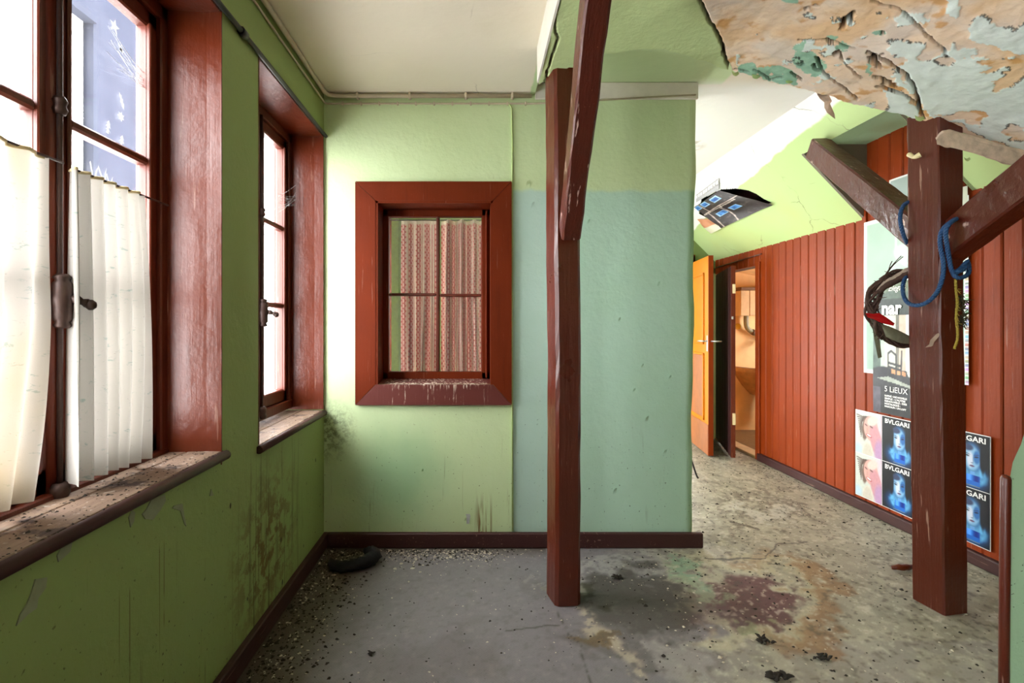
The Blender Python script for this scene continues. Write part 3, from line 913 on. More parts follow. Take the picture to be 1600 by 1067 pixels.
# relief: paint stands proud (downwards), holes go up into the slab
ZZ = ZZ - 0.0025 * mintmask - 0.002 * (~peel) + 0.035 * dark * (dark > 0.3) - 0.006 * nz2 * peel
PP = np.stack([XX, YY, ZZ], -1)
mb = MB(); mb.grid(PP)
n0 = len(mb.v)
mb.add([tuple(p) for p in PP[:, -1]] + [(p[0], p[1] + 0.02, 2.5) for p in PP[:, -1]],
       [(i, i + 1, nx + i + 1, nx + i) for i in range(nx - 1)])
cols = np.concatenate([lin_np(col.reshape(-1, 3)), np.tile(np.array([lin((150, 130, 108))]), (2 * nx, 1))])
soffit = build('ceiling_soffit', mb, M['plaster_paint'], base=(1.2, 1.5, 1.8), kind='structure', cat='ceiling', colors=cols,
               label='sagging plaster soffit with peeling mint paint, cracks and holes over the posts')
build('beam_side', MB().box(0.258, 0.266, Y0, 2.215, 2.198, 2.36), M['plaster_white_edge'], soffit)
# broken roll of plaster hanging at the lower edge
m = MB()
pp = []
outl = [(1463, 217), (1468, 210), (1474, 206), (1482, 204), (1500, 208), (1520, 213), (1545, 221), (1570, 228), (1600, 236), (1640, 248), (1680, 262), (1680, 292), (1640, 276), (1612, 268), (1600, 262), (1585, 258), (1566, 255), (1556, 249), (1540, 246), (1526, 240), (1508, 236), (1492, 230), (1478, 229), (1467, 224)]
cu_, cv_ = 1560.0, 237.0
for i in range(6):
    a = i / 5.0
    k_ = 1.0 - 0.10 * abs(a - 0.4) ** 1.5 * 2
    pp.append([at(u + rng.uniform(-2.6, 2.6), (215 + (u - 1466) * 0.28) + (v - (215 + (u - 1466) * 0.28)) * k_ + rng.uniform(-2.4, 2.4), 1.965 + 0.007 * i + rng.uniform(-.003, .003)) for u, v in outl])
m.timber(pp, 0.001)
build('broken_edge', m, M['broken_plaster'], soffit)
for (u, v, du, dv, Y) in ((1148, 112, 10, 7, 2.07), (1180, 116, 12, 8, 2.07), (1232, 122, 12, 10, 2.06), (1436, 182, 14, 8, 2.05), (1510, 246, 9, 5, 1.97)):
    # curled flakes at the rim
    m = MB(); rows = []
    for a in np.linspace(0, 1, 6):
        rows.append([at(u + du * (a - 0.5) + 2 * b, v + dv * (b - 0.3) * (1 - 0.4 * a) + 3 * math.sin(a * 3), Y - 0.015 * b - 0.01 * math.sin(a * 3)) for b in np.linspace(0, 1, 4)])
    m.grid(np.array(rows)); build('paint_flake', m, M['cable_green'], soffit)
# flake dangling from the passage ceiling
m = MB(); rows = []
L = [(1276, 140, 1298, 145), (1277, 148, 1296, 150), (1281, 154, 1300, 158), (1288, 160, 1297, 162), (1288, 168, 1300, 169), (1292, 176, 1304, 178), (1301, 183, 1305, 186)]
for i, (a, b, c, d) in enumerate(L):
    rows.append([at(a + (c - a) * s, b + (d - b) * s, 2.075 + 0.02 * math.sin(i * 0.9 + s * 2)) for s in (0, 0.35, 0.7, 1)])
m.grid(np.array(rows))
build('hanging_flake', m, M['broken_plaster'], soffit, label='torn grey plaster flake dangling from the edge')

# ---------------- floor (stains and worn paint have their own shapes)
hx = np.concatenate([np.arange(-1.15, -0.8, 0.05), np.arange(-0.8, 2.5, 0.0085), np.arange(2.5, 3.7, 0.05)])
hy = np.concatenate([np.arange(-2.5, 1.2, 0.06), np.arange(1.2, 3.4, 0.0085), np.arange(3.4, 5.9, 0.02)])
XX, YY = np.meshgrid(hx, hy, indexing='ij')
Ys = np.maximum(YY, 0.6)
UU = U0 + F * XX / Ys; VV = V0 + F * EYE / Ys
q1 = fbm(XX * 4, YY * 4, 101, 5) - 0.5; q2 = fbm(XX * 13 + 3, YY * 13, 111, 5) - 0.5; q3 = fbm(XX * 13, YY * 13 + 9, 121, 5) - 0.5
q4 = fbm(XX * 45, YY * 45, 131, 4) - 0.5
Ud = UU + 120 * q1 + 110 * q2 + 50 * q4; Vd = VV + 64 * q3 + 22 * q4 + 26 * (fbm(XX * 4 + 5, YY * 4, 141, 4) - 0.5)
C = np.zeros(XX.shape + (3,)); C[:] = (122, 117, 119)
def lay(mask, rgb, k=1.0):
    global C
    mm = (np.clip(mask, 0, 1) * k)[..., None]
    C = C * (1 - mm) + np.array(rgb, float) * mm
lay(sstep(0.05, 0.2, q1), (108, 102, 101), 0.6)
# dry, dusty concrete colour to the right and down the passage
right = sstep(-60, 90, Ud - (1010 + 0.9 * (VV - 860))) * (VV < 1000) + sstep(1000, 1200, Ud) * (VV >= 1000) * 0.7
lay(right, (156, 150, 132)); lay(right * sstep(0.0, 0.15, q2), (176, 170, 150), 0.7); lay(right * sstep(0.05, 0.2, q3), (126, 122, 104), 0.6)
# dirt along the street wall
lay(sstep(0.34, 0.02, XX + 0.8 + 0.25 * q1) * sstep(0, 0.1, YY - 0.5), (62, 50, 34), 0.9)
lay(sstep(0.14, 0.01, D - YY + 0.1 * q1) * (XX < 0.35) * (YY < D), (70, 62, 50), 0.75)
# dark damp area beside the post, with its pale tide marks
lay(sstep(1.15, 0.8, blob(Ud, Vd, 1000, 940, 95, 48)), (74, 66, 62), 0.8)
lay(sstep(1.1, 0.9, blob(Ud, Vd, 900, 930, 40, 26)), (52, 46, 30), 0.8)
lay(sstep(1.2, 0.8, blob(Ud, Vd, 990, 1010, 130, 26, 8)), (92, 84, 82), 0.55)
ringm = sstep(0.22, 0.05, np.abs(blob(Ud, Vd, 1000, 925, 125, 46) - 1.0)) * (VV < 950)
lay(ringm, (176, 172, 164), 0.55)
lay(sstep(1.1, 0.75, blob(Ud, Vd, 1160, 940, 88, 46, 14)), (92, 58, 60), 0.95)
lay(sstep(1.1, 0.7, blob(Ud, Vd, 1120, 968, 80, 22, 10)), (88, 66, 68), 0.7)
lay(sstep(0.3, 0.05, np.abs(blob(Ud, Vd, 1165, 935, 112, 60, 14) - 1.0)) * sstep(1020, 1130, Ud), (186, 178, 148), 0.75)
lay(sstep(0.3, 0.05, np.abs(blob(Ud, Vd, 1165, 935, 132, 70, 14) - 1.0)) * sstep(1150, 1260, Ud), (130, 88, 52), 0.6)
lay(sstep(1.1, 0.7, blob(Ud, Vd, 1092, 905, 44, 26, 30)), (146, 162, 130), 0.75)
lay(sstep(1.1, 0.7, blob(Ud, Vd, 1078, 885, 26, 12, 10)), (128, 156, 132), 0.7)
lay(sstep(1.1, 0.7, blob(Ud, Vd, 1175, 982, 30, 10, 10)), (140, 150, 112), 0.7)
lay(sstep(1.1, 0.6, blob(Ud, Vd, 1070, 1035, 66, 36, 30)), (154, 148, 144), 0.8)
lay(sstep(1.1, 0.6, blob(Ud, Vd, 1200, 1035, 40, 22, 30)), (170, 164, 146), 0.8)
lay(sstep(16, 5, seg_dist(UU + 24 * q2, VV + 20 * q3, [(915, 960), (930, 985), (965, 1005), (990, 1030), (1000, 1055)])) * sstep(-0.12, 0.06, q4 + 0.5 * q2), (178, 164, 142), 0.85)
lay(sstep(1.1, 0.7, blob(Ud, Vd, 915, 995, 22, 14)), (104, 84, 58), 0.8)
lay(sstep(1.1, 0.6, blob(Ud, Vd, 1185, 798, 52, 13, 8)), (188, 184, 172), 0.8)
lay(sstep(0.3, 0.05, np.abs(blob(Ud, Vd, 1180, 795, 62, 20, 8) - 1.0)) * (VV < 810), (104, 96, 84), 0.6)
lay(sstep(2.0, 0.8, seg_dist(UU + 8 * q2, VV + 5 * q3, [(1142, 815), (1187, 826)])), (70, 62, 52), 0.8)
for ln in ([(1105, 872), (1195, 873), (1215, 850), (1260, 846)], [(866, 955), (880, 975), (905, 1005), (925, 1067)], [(790, 985), (870, 975)]):
    lay(sstep(1.6, 0.5, seg_dist(UU + 14 * q2, VV + 8 * q3, ln)), (58, 52, 46), 0.7)
lay(sstep(0.14, 0.24, q4) * (0.15 + 0.85 * right), (206, 200, 182), 0.6)
lay(sstep(0.12, 0.24, -q4) * (0.3 + 0.7 * right), (66, 60, 50), 0.5)
lay(((YY > D + 0.1) & (XX < 1.1)).astype(float), (196, 190, 176), 1.0)  # unseen back room floor, made pale to bounce light upwards
# sink closet floor: brown filth
lay((XX > 2.45).astype(float), (112, 84, 48), 1.0)
PP = np.stack([XX, YY, 0.004 * q1 * sstep(0.9, 1.6, XX) - 0.001 * sstep(0.05, 0.2, -q2)], -1)
PP[..., 2] -= PP[..., 2].max()
mb = MB(); mb.grid(PP)
floor = build('floor', mb, M['floor_lino'], base=(0, 0, 0), kind='structure', cat='floor', colors=lin_np(C.reshape(-1, 3)),
              label='worn grey lino floor with damp stains, tide marks and dust')

# ---------------- closet with the wash basin behind the boarded wall
cx = MB()
cx.box(2.52, 3.7, 5.62, 5.75, 0, 2.4)
cx.box(3.7, 3.8, 4.0, 5.75, 0, 0.7).box(3.7, 3.8, 4.0, 4.65, 0.7, 1.5).box(3.7, 3.8, 5.15, 5.75, 0.7, 1.5).box(3.7, 3.8, 4.0, 5.75, 1.5, 2.4)  # unseen gap added in the side wall to light the closet
cx.box(2.52, 3.8, 3.95, 4.05, 0, 2.4)
cx.box(2.44, 2.54, 5.20, 5.75, 0, 2.4)
cx.add([(2.50, 4.0, 1.80), (3.8, 4.0, 1.55), (3.8, 5.75, 1.55), (2.50, 5.75, 1.80), (2.5, 4.0, 1.9), (3.8, 4.0, 1.9), (3.8, 5.75, 1.9), (2.5, 5.75, 1.9)], [(0, 1, 2, 3), (4, 5, 6, 7), (0, 1, 5, 4), (2, 3, 7, 6)])
build('wall_closet', cx, M['ochre_wall'], kind='structure', cat='wall', label='grimy ochre walls of the wash closet behind the open door')
build('trim_3', MB().box(2.40, 2.52, 4.40, 5.18, -0.01, 0.02, 0.004), M['tan_boards'], kind='structure', cat='threshold', label='worn wooden threshold of the wash closet')

# ================================================================ WINDOWS OF THE STREET WALL
GX = -0.99      # glass plane

def decal_shape(kind, k):
    if kind == 'tree':
        h = [(0, 1), (.42, .42), (.2, .48), (.5, -.1), (.24, 0), (.16, -.3), (.62, -.75), (.16, -.5), (.3, -1), (-.3, -1), (-.12, -.5), (-.5, -.55), (-.16, -.3), (-.24, 0), (-.5, -.1), (-.2, .48), (-.42, .42)]
    elif kind == 'star':
        h = [((1.0 if i % 2 == 0 else .42) * math.sin(i * math.pi / 5) * (1.15 if i == 4 else 1), (1.0 if i % 2 == 0 else .42) * math.cos(i * math.pi / 5) * (1.3 if i == 4 else 1)) for i in range(10)]
    elif kind == 'holly':
        h = [((1.0 if i % 2 == 0 else .62) * math.sin(i * math.pi / 7), (1.0 if i % 2 == 0 else .62) * math.cos(i * math.pi / 7)) for i in range(14)]
    elif kind == 'leaf':
        h = [(-.55, 1), (-.3, .75), (-.1, .8), (0, .4), (.25, .35), (.25, -.05), (.5, -.2), (.6, -1), (.3, -.75), (.1, -.7), (0, -.3), (-.25, -.2), (-.25, .2), (-.5, .45)]
    else:  # grass blades
        h = [(-.5, 1), (-.25, .2), (0, -.6), (.2, .3), (.55, .9), (.35, .2), (.15, -1), (-.15, -1), (-.4, .1), (-.65, .8)]
    return [(a * k, b * k) for a, b in h]

def street_window(name, w, lab, decals=(), visible=True, handle_z=1.205, mid=None):
    y0, y1 = w; ym = (y0 + y1) / 2 if mid is None else mid
    z0, z1 = (BACK_SILL if y0 > 2.7 or y0 < 0 else SILL_Z) + 0.02, LINTEL_Z
    win = empty(name, (GX, ym, z0), kind='structure', label=lab, cat='window')
    # red lining of the deep reveal
    m = MB()
    m.prism([(XL - 0.0, y1 + 0.0), (GX - 0.03, y1 - 0.02), (GX - 0.03, y1 + 0.0)], z0 - 0.02, z1, 'z'); m.box(XO, XL + 0.002, y1 - 0.004, y1 + 0.001, z0 - 0.02, z1)
    build('reveal', m, M['reveal_red'], win)
    m = MB(); m.prism([(XL, y0), (GX - 0.03, y0 + 0.02), (GX - 0.03, y0)], z0 - 0.02, z1, 'z'); m.box(XO, XL + 0.002, y0 - 0.001, y0 + 0.004, z0 - 0.02, z1)
    build('reveal', m, M['reveal_red'], win)
    build('lintel_lining', MB().box(XO, XL + 0.001, y0, y1, z1 - 0.012, z1 + 0.002, 0.002), M['reveal_red'], win)
    # fixed frame
    ft = 0.045
    m = MB()
    m.box(GX - 0.05, GX + 0.03, y0, y0 + ft, z0, z1 - 0.01, 0.004).box(GX - 0.05, GX + 0.03, y1 - ft, y1, z0, z1 - 0.01, 0.004)
    m.box(GX - 0.05, GX + 0.03, y0, y1, z1 - 0.055, z1 - 0.01, 0.004).box(GX - 0.05, GX + 0.035, y0, y1, z0 - 0.01, z0 + 0.035, 0.004)
    build('frame', m, M['frame_red'], win)
    zb, zt = z0 + 0.035, z1 - 0.055
    muntins = (zb + 0.05 + (zt - zb) * 0.325, 1.632)
    cases = []
    for side in (0, 1):
        ya, yb = (y0 + ft, ym - 0.002) if side == 0 else (ym + 0.002, y1 - ft)
        st = 0.046
        m = MB()
        m.box(GX - 0.02, GX + 0.018, ya, ya + st, zb, zt, 0.005).box(GX - 0.02, GX + 0.018, yb - st, yb, zb, zt, 0.005)
        m.box(GX - 0.02, GX + 0.018, ya, yb, zt - 0.05, zt, 0.005).box(GX - 0.02, GX + 0.018, ya, yb, zb, zb + 0.06, 0.005)
        # bead around the glass
        m.box(GX + 0.012, GX + 0.026, ya + st - 0.012, ya + st, zb + 0.05, zt - 0.04, 0.003).box(GX + 0.012, GX + 0.026, yb - st, yb - st + 0.012, zb + 0.05, zt - 0.04, 0.003)
        cs = build('casement', m, M['frame_red'], win)
        cases.append((cs, ya + st, yb - st))
        for mz in muntins:
            build('muntin', MB().box(GX - 0.016, GX + 0.022, ya + st, yb - st, mz - 0.012, mz + 0.012, 0.006), M['frame_red'], cs)
        lv = [zb + 0.06, muntins[0], muntins[1], zt - 0.05]
        for i in range(3):
            build('pane', MB().box(GX - 0.002, GX + 0.001, ya + st - 0.003, yb - st + 0.003, lv[i] + (0.011 if i else -0.003), lv[i + 1] - (0.011 if i < 2 else -0.003)), M['window_glass'], cs)
    # half-round cover strip over the meeting stiles
    m = MB().tube([(GX + 0.008, ym, zb), (GX + 0.008, ym, zt)], 0.022, 14)
    build('cover_strip', m, M['frame_red'], win)
    # espagnolette bolt with its gear box and twisted handle
    hx = GX + 0.034
    m = MB().tube([(hx, ym, zb - 0.01), (hx, ym, zt)], 0.006, 10)
    m.lathe([(0.018, 0), (0.022, 0.012), (0.016, 0.02), (0.02, 0.03), (0.02, 0.045), (0.014, 0.055)], Matrix.Translation((hx, ym, zb - 0.035)), 12)
    m.lathe([(0.012, 0), (0.016, 0.01), (0.012, 0.02), (0.016, 0.03), (0.011, 0.04)], Matrix.Translation((hx, ym, 1.632)), 12)
    esp = build('espagnolette', m, M['rusty_iron'], win)
    m = MB().lathe([(0.013, -0.062), (0.018, -0.056), (0.014, -0.048), (0.02, -0.04), (0.021, -0.01), (0.024, 0.0), (0.021, 0.012), (0.02, 0.04), (0.014, 0.047), (0.019, 0.054), (0.012, 0.062)], Matrix.Translation((hx + 0.006, ym, handle_z)), 14)
    build('gear_box', m, M['rusty_iron'], esp)
    hp = [(hx + 0.016, ym, handle_z + 0.006), (hx + 0.026, ym + 0.004, handle_z + 0.005), (hx + 0.034, ym + 0.008, handle_z + 0.002), (hx + 0.042, ym + 0.012, handle_z - 0.001), (hx + 0.049, ym + 0.016, handle_z - 0.004), (hx + 0.056, ym + 0.02, handle_z - 0.008)]
    m = MB().tube(hp, [0.012, 0.008, 0.012, 0.007, 0.011, 0.007], 10, 4)
    m.lathe([(0.004, -0.012), (0.011, -0.006), (0.012, 0), (0.011, 0.006), (0.004, 0.012)], Matrix.Translation(hp[-1]), 10)
    build('handle', m, M['rusty_iron'], esp)
    # spray-snow Christmas figures on the glass, each standing on its pane
    for kind, u, v, size in decals:
        Y = F * abs(GX + 0.003) / (U0 - u); Z = EYE + (V0 - v) * Y / F
        cs = next((c for c in cases if c[1] - 0.03 < Y < c[2] + 0.03), cases[1])[0]
        k = size * Y / F * 0.9
        rot = rng.uniform(-0.25, 0.25)
        sh = decal_shape(kind, k)      # a sprayed film: one skin thick; widened so it reads as drawn
        m = MB().add([(GX + 0.003, Y + (a * math.cos(rot) - b * math.sin(rot)) * 1.0, Z + (a * math.sin(rot) + b * math.cos(rot))) for a, b in sh], [tuple(range(len(sh)))])
        build(kind + '_decal', m, M['snow_spray'], cs)
    return win

win1 = street_window('window_1', W_BIG, 'tall dark red casement window with cream cafe curtains and snow spray figures', mid=1.172,
    decals=[('star', 179, 41, 13), ('star', 189, 76, 7), ('holly', 190, 78, 6), ('leaf', 190, 158, 13), ('holly', 189, 182, 9), ('tree', 169, 198, 12), ('tree', 190, 222, 13),
            ('tree', 106, 176, 13), ('tree', 126, 175, 13), ('leaf', 108, 43, 12), ('leaf', 105, 98, 12), ('holly', 105, 127, 7), ('leaf', 17, 50, 13), ('holly', 19, 76, 10), ('tree', 16, 125, 14),
            ('grass', 147, 270, 18), ('grass', 162, 276, 18), ('grass', 172, 285, 14)])
win2 = street_window('window_2', W_SMALL, 'narrow dark red casement window beside the corner without curtains', handle_z=1.205, mid=2.27,
    decals=[('star', 417, 280, 6), ('grass', 424, 372, 8), ('grass', 414, 368, 8)])
street_window('window_fill', W_FILL, 'unseen dark red casement window added behind the viewer for fill light')
street_window('window_5', W_BACK1, 'dark red casement window of the room behind the small window, nearer one')
street_window('window_6', W_BACK2, 'dark red casement window of the room behind the small window, far one')

# sills
def sill(win, y0, y1, z, over, lap):
    m = MB()
    for a, b in ((GX - 0.02, GX + 0.085), (GX + 0.088, XL + over - 0.02)):      # two boards with a gap
        m.box(a, b, y0, y1 + lap, z - 0.028, z, 0.003)
    s = build('sill', m, M['bare_sill_wood'], win)
    m = MB().tube([(XL + over - 0.012, y0 - lap, z - 0.014), (XL + over - 0.012, (y0 + y1) / 2, z - 0.014), (XL + over - 0.012, y1 + lap, z - 0.014)], 0.0145, 12)
    build('sill_nosing', m, M['base_red'], s)
sill(win1, W_BIG[0], W_BIG[1], SILL_Z + 0.042, 0.022, 0.012)
sill(win2, W_SMALL[0] - 0.02, W_SMALL[1], SILL_Z - 0.004, 0.02, -0.005)

# cafe curtains on wires
def curtain(y0, y1, z0, z1, x, folds, seed, label, name='cafe_curtain', mat='cream_curtain', amp=0.016, taper=0.0, skew=0.0, axis='y', bulge=0.0):
    ns, nz = 150, 60
    s = np.linspace(0, 1, ns); z = np.linspace(0, 1, nz)
    S, Zp = np.meshgrid(s, z, indexing='ij')
    ph = S * folds * 2 * math.pi + 2.5 * (vnoise(S * folds * 0.8, Zp * 0.8, seed) - 0.5) * (0.4 + Zp)
    a = amp * (0.45 + 0.55 * Zp) * (0.5 + vnoise(S * folds * 0.6, Zp * 0.6, seed + 1))
    off = a * np.sin(ph) + 0.35 * a * np.sin(2 * ph + 1)
    wv = (1 - taper * Zp) if True else 1
    along = y0 + (y1 - y0) * (0.5 + (S - 0.5) * wv) + skew * Zp ** 2 + bulge * np.sin(Zp * math.pi) * S + 0.004 * np.sin(ph + 1.2)
    zz = z1 - (z1 - z0) * Zp + 0.010 * (vnoise(S * 9, Zp * 0 + 1, seed + 2) - 0.5) * Zp
    X = x + off
    P = np.stack([X, along, zz], -1) if axis == 'y' else np.stack([along, X, zz], -1)
    m = MB(); m.grid(P)
    return P, m
_, m = curtain(0.78, 1.105, 0.785, 1.512, -0.928, 5, 3, '', amp=0.022)
c = np.array(m.v).reshape(150, 60, 3)
# the inner side falls back towards the frame lower down
zrel = (1.512 - c[..., 2]) / 0.727
srel = np.linspace(0, 1, 150)[:, None]
c[..., 1] -= srel * 0.055 * np.clip(zrel - 0.45, 0, 1) ** 1.3 * 2.0
m2 = MB(); m2.grid(c)
cl = build('cafe_curtain', m2, M['cream_curtain'], label='yellowed cream cafe curtain on the left casement, at the photo edge', cat='curtain', group='cafe curtains of the tall window')
build('hem', MB().tube([tuple(p) for p in c[::3, 0]], 0.004, 6), M['cream_plastic'], cl)
_, m = curtain(1.158, 1.415, 0.782, 1.508, -0.926, 6, 14, '', amp=0.026, bulge=0.018)
c2 = np.array(m.v).reshape(150, 60, 3)
cr_ = build('cafe_curtain', m, M['cream_curtain'], label='white cafe curtain with faint blue print on the right casement', cat='curtain', group='cafe curtains of the tall window')
build('hem', MB().tube([tuple(p) for p in c2[::3, 0]], 0.004, 6), M['cream_plastic'], cr_)
build('curtain_wire', MB().tube([(-0.93, 0.79, 1.514), (-0.93, 1.15, 1.514)], 0.003, 6), M['rusty_iron'], win1)
build('curtain_wire', MB().tube([(-0.93, 1.18, 1.510), (-0.93, 1.54, 1.510)], 0.003, 6), M['rusty_iron'], win1)

# ================================================================ LITTLE INNER WINDOW
win3 = empty('window_3', (-0.22, D, 0.737), kind='structure', cat='window', label='small dark red four-pane inner window with pink spotted curtains')
OX0, OX1, OZ0, OZ1 = -0.632, 0.177, 0.737, 1.893
def casing(pts, mat, y0=D - 0.022, y1=D + 0.002):
    return build('casing', MB().prism(pts, y0, y1, 'y'), mat, win3)
g = 0.0012
casing([(OX0 + g, OZ1), (OX1 - g, OZ1), (IX1 - g, IZ1), (IX0 + g, IZ1)], M['casing_red'])
casing([(OX0, OZ0 + g), (OX0, OZ1 - g), (IX0, IZ1 - g), (IX0, IZ0 + g)], M['casing_red'])
casing([(OX1, OZ0 + g), (OX1, OZ1 - g), (IX1, IZ1 - g), (IX1, IZ0 + g)], M['casing_red'])
casing([(OX0 + g, OZ0), (OX1 - g, OZ0), (IX1 - g, IZ0), (IX0 + g, IZ0)], M['stained_sill'])
m = MB().box(IX0 - 0.001, IX0 + 0.012, D - 0.02, D + BT, IZ0, IZ1).box(IX1 - 0.012, IX1 + 0.001, D - 0.02, D + BT, IZ0, IZ1).box(IX0, IX1, D - 0.02, D + BT, IZ1 - 0.012, IZ1 + 0.001)
build('lining', m, M['casing_red'], win3)
m = MB().add([(IX0, D - 0.024, IZ0 - 0.004), (IX1, D - 0.024, IZ0 - 0.004), (IX1, D + BT, IZ0 + 0.022), (IX0, D + BT, IZ0 + 0.022), (IX0, D - 0.024, IZ0 - 0.02), (IX1, D - 0.024, IZ0 - 0.02), (IX1, D + BT, IZ0 - 0.02), (IX0, D + BT, IZ0 - 0.02)],
             [(0, 1, 2, 3), (4, 5, 6, 7), (0, 1, 5, 4), (1, 2, 6, 5), (2, 3, 7, 6), (3, 0, 4, 7)])
build('inner_sill', m, M['stained_sill'], win3)
WY = D + BT - 0.03        # sash plane
ax0, ax1, az0, az1 = -0.486, 0.022, 0.895, 1.745    # glass field
m = MB()
m.box(IX0 + 0.01, ax0, WY - 0.03, WY + 0.02, IZ0 + 0.01, IZ1 - 0.01, 0.004).box(ax1, IX1 - 0.01, WY - 0.03, WY + 0.02, IZ0 + 0.01, IZ1 - 0.01, 0.004)
m.box(IX0 + 0.01, IX1 - 0.01, WY - 0.03, WY + 0.02, az1, IZ1 - 0.01, 0.004).box(IX0 + 0.01, IX1 - 0.01, WY - 0.03, WY + 0.02, IZ0 + 0.01, az0, 0.004)
m.box(ax1 + 0.022, ax1 + 0.032, WY - 0.045, WY - 0.028, IZ0 + 0.02, IZ1 - 0.02, 0.003)
sash = build('sash', m, M['casing_red'], win3)
xm, zm = (ax0 + ax1) / 2 + 0.015, 1.318
build('muntin', MB().box(xm - 0.010, xm + 0.010, WY - 0.022, WY + 0.012, az0, az1, 0.006), M['frame_red'], sash)
build('muntin', MB().box(ax0, xm - 0.010, WY - 0.022, WY + 0.012, zm - 0.008, zm + 0.008, 0.005), M['frame_red'], sash)
build('muntin', MB().box(xm + 0.010, ax1, WY - 0.022, WY + 0.012, zm - 0.012, zm + 0.004, 0.005), M['frame_red'], sash)
for (a, b) in ((ax0, xm), (xm, ax1)):
    for (c_, d_) in ((az0, zm), (zm, az1)):
        build('pane', MB().box(a, b, WY - 0.003, WY, c_, d_), M['inner_glass'], sash)
# gathered pink curtains behind the panes
def pink(x0, x1, folds, seed, label):
    P, m = curtain(x0, x1, 0.87, 1.742, WY + 0.075, folds, seed, '', amp=0.048, axis='x', taper=-0.02)
    ns, nz = P.shape[:2]
    ns2, nz2 = 170, 290
    P2 = np.empty((ns2, nz2, 3))
    si = np.linspace(0, ns - 1, ns2); zi = np.linspace(0, nz - 1, nz2)
    for d in range(3):
        tmp = np.array([np.interp(si, np.arange(ns), P[:, j, d]) for j in range(nz)]).T
        P2[..., d] = np.array([np.interp(zi, np.arange(nz), tmp[i]) for i in range(ns2)])
    # cloth coordinate along the folded width
    dx = np.hypot(np.diff(P2[..., 0], axis=0), np.diff(P2[..., 1], axis=0))
    s = np.concatenate([np.zeros((1, nz2)), np.cumsum(dx, 0)], 0); s = np.repeat(s[:, nz2 // 2:nz2 // 2 + 1], nz2, 1) * 1.35
    zc = P2[..., 2]
    rowp = 0.030; colp = 0.024
    stripe = np.mod(s / 0.115, 1.0)
    cidx = np.floor(s / colp)
    fx = np.mod(s / colp, 1) - 0.5; fz = np.mod(zc / rowp + 0.5 * np.mod(cidx, 2), 1) - 0.5
    oval = np.hypot(fx / 0.40, fz / 0.42)
    C = np.zeros(P2.shape); C[:] = (196, 96, 92)
    C = np.where((oval < 1)[..., None], np.array((236, 196, 176.0)), C)
    pale = (stripe > 0.60) & (stripe < 0.94)
    C = np.where(pale[..., None], np.array((232, 222, 194.0)), C)
    line = (np.abs(stripe - 0.77) < 0.04)
    C = np.where(line[..., None], np.array((206, 140, 132.0)), C)
    top = zc > 1.722
    C = np.where(top[..., None], np.array((226, 214, 186.0)), C)
    mm = MB(); mm.grid(P2)
    return build('pink_curtain', mm, M['pink_curtain'], label=label, cat='curtain', group='pink curtains behind the small window', colors=lin_np(C.reshape(-1, 3)))
pink(-0.435, -0.225, 2.6, 33, 'pink spotted curtain behind the left panes of the small window, green gap beside it')
pink(-0.212, 0.03, 3.4, 45, 'pink spotted curtain behind the right panes of the small window')
build('curtain_wire', MB().tube([(-0.49, WY + 0.06, 1.742), (0.04, WY + 0.06, 1.742)], 0.003, 6), M['rusty_iron'], win3)
# bird droppings crusted along the sill
def chips(name, pts, size, mat, label, cat, flat=0.45, seed=1, parent=None):
    r = np.random.RandomState(seed)
    m = MB(); V = []; Fc = []
    for (x, y, z, k) in pts:
        s = size * k * r.uniform(0.5, 1.6)
        n = r.randint(4, 7); a0 = r.uniform(0, 6.28); ca, sa = math.cos(a0), math.sin(a0); el = r.uniform(0.5, 1.0)
        o = len(V); h = s * flat * r.uniform(0.5, 1.2); tilt = r.uniform(-0.3, 0.3)
        for j in range(n):
            a = 6.2832 * j / n + r.uniform(-0.3, 0.3); q = s * r.uniform(0.6, 1.1)
            px, py = q * math.cos(a), q * el * math.sin(a)
            V.append((x + px * ca - py * sa, y + px * sa + py * ca, z))
        V.append((x + r.uniform(-.3, .3) * s, y + r.uniform(-.3, .3) * s, z + h))
        for j in range(n): Fc.append((o + j, o + (j + 1) % n, o + n))
    m.add(V, Fc)
    return build(name, m, M[mat], parent=parent, label=label, cat=cat, kind='stuff')
r = np.random.RandomState(5)
chips('dropping_crust', [(r.uniform(-0.46, 0.05), r.uniform(D - 0.01, D + 0.13), IZ0 + 0.001 + 0.0, r.uniform(0.5, 1.4)) for _ in range(420)], 0.006, 'plaster_chip', 'crust of pale bird droppings along the sill of the small window', 'droppings', seed=6)

# ================================================================ POSTS AND BRACES
def ring(cs, z, dx=0, dy=0, ch=0.010):
    out = []
    n = len(cs)
    for i in range(n):
        p = Vector((*cs[i], 0)); a = Vector((*cs[i - 1], 0)); b = Vector((*cs[(i + 1) % n], 0))
        out.append(p + (a - p).normalized() * ch); out.append(p + (b - p).normalized() * ch)
    return [(q.x + dx, q.y + dy, z) for q in out]
post1 = empty('timber_post', (0.36, 2.15, 0), label='dark red hewn timber post in front of the turquoise wall with a steep brace', cat='post')
secs = []
for i in range(26):
    z = 2.205 * i / 25
    wob = 0.004 * math.sin(z * 2.1) + 0.0015 * math.sin(z * 7.7)
    secs.append(ring([(0.319 + wob, 2.09), (0.424 + 0.4 * wob, 2.10), (0.418, 2.215), (0.294 + wob, 2.205)], z, ch=0.012))
build('shaft', MB().timber(secs, 0.0018), M['post_red'], post1)
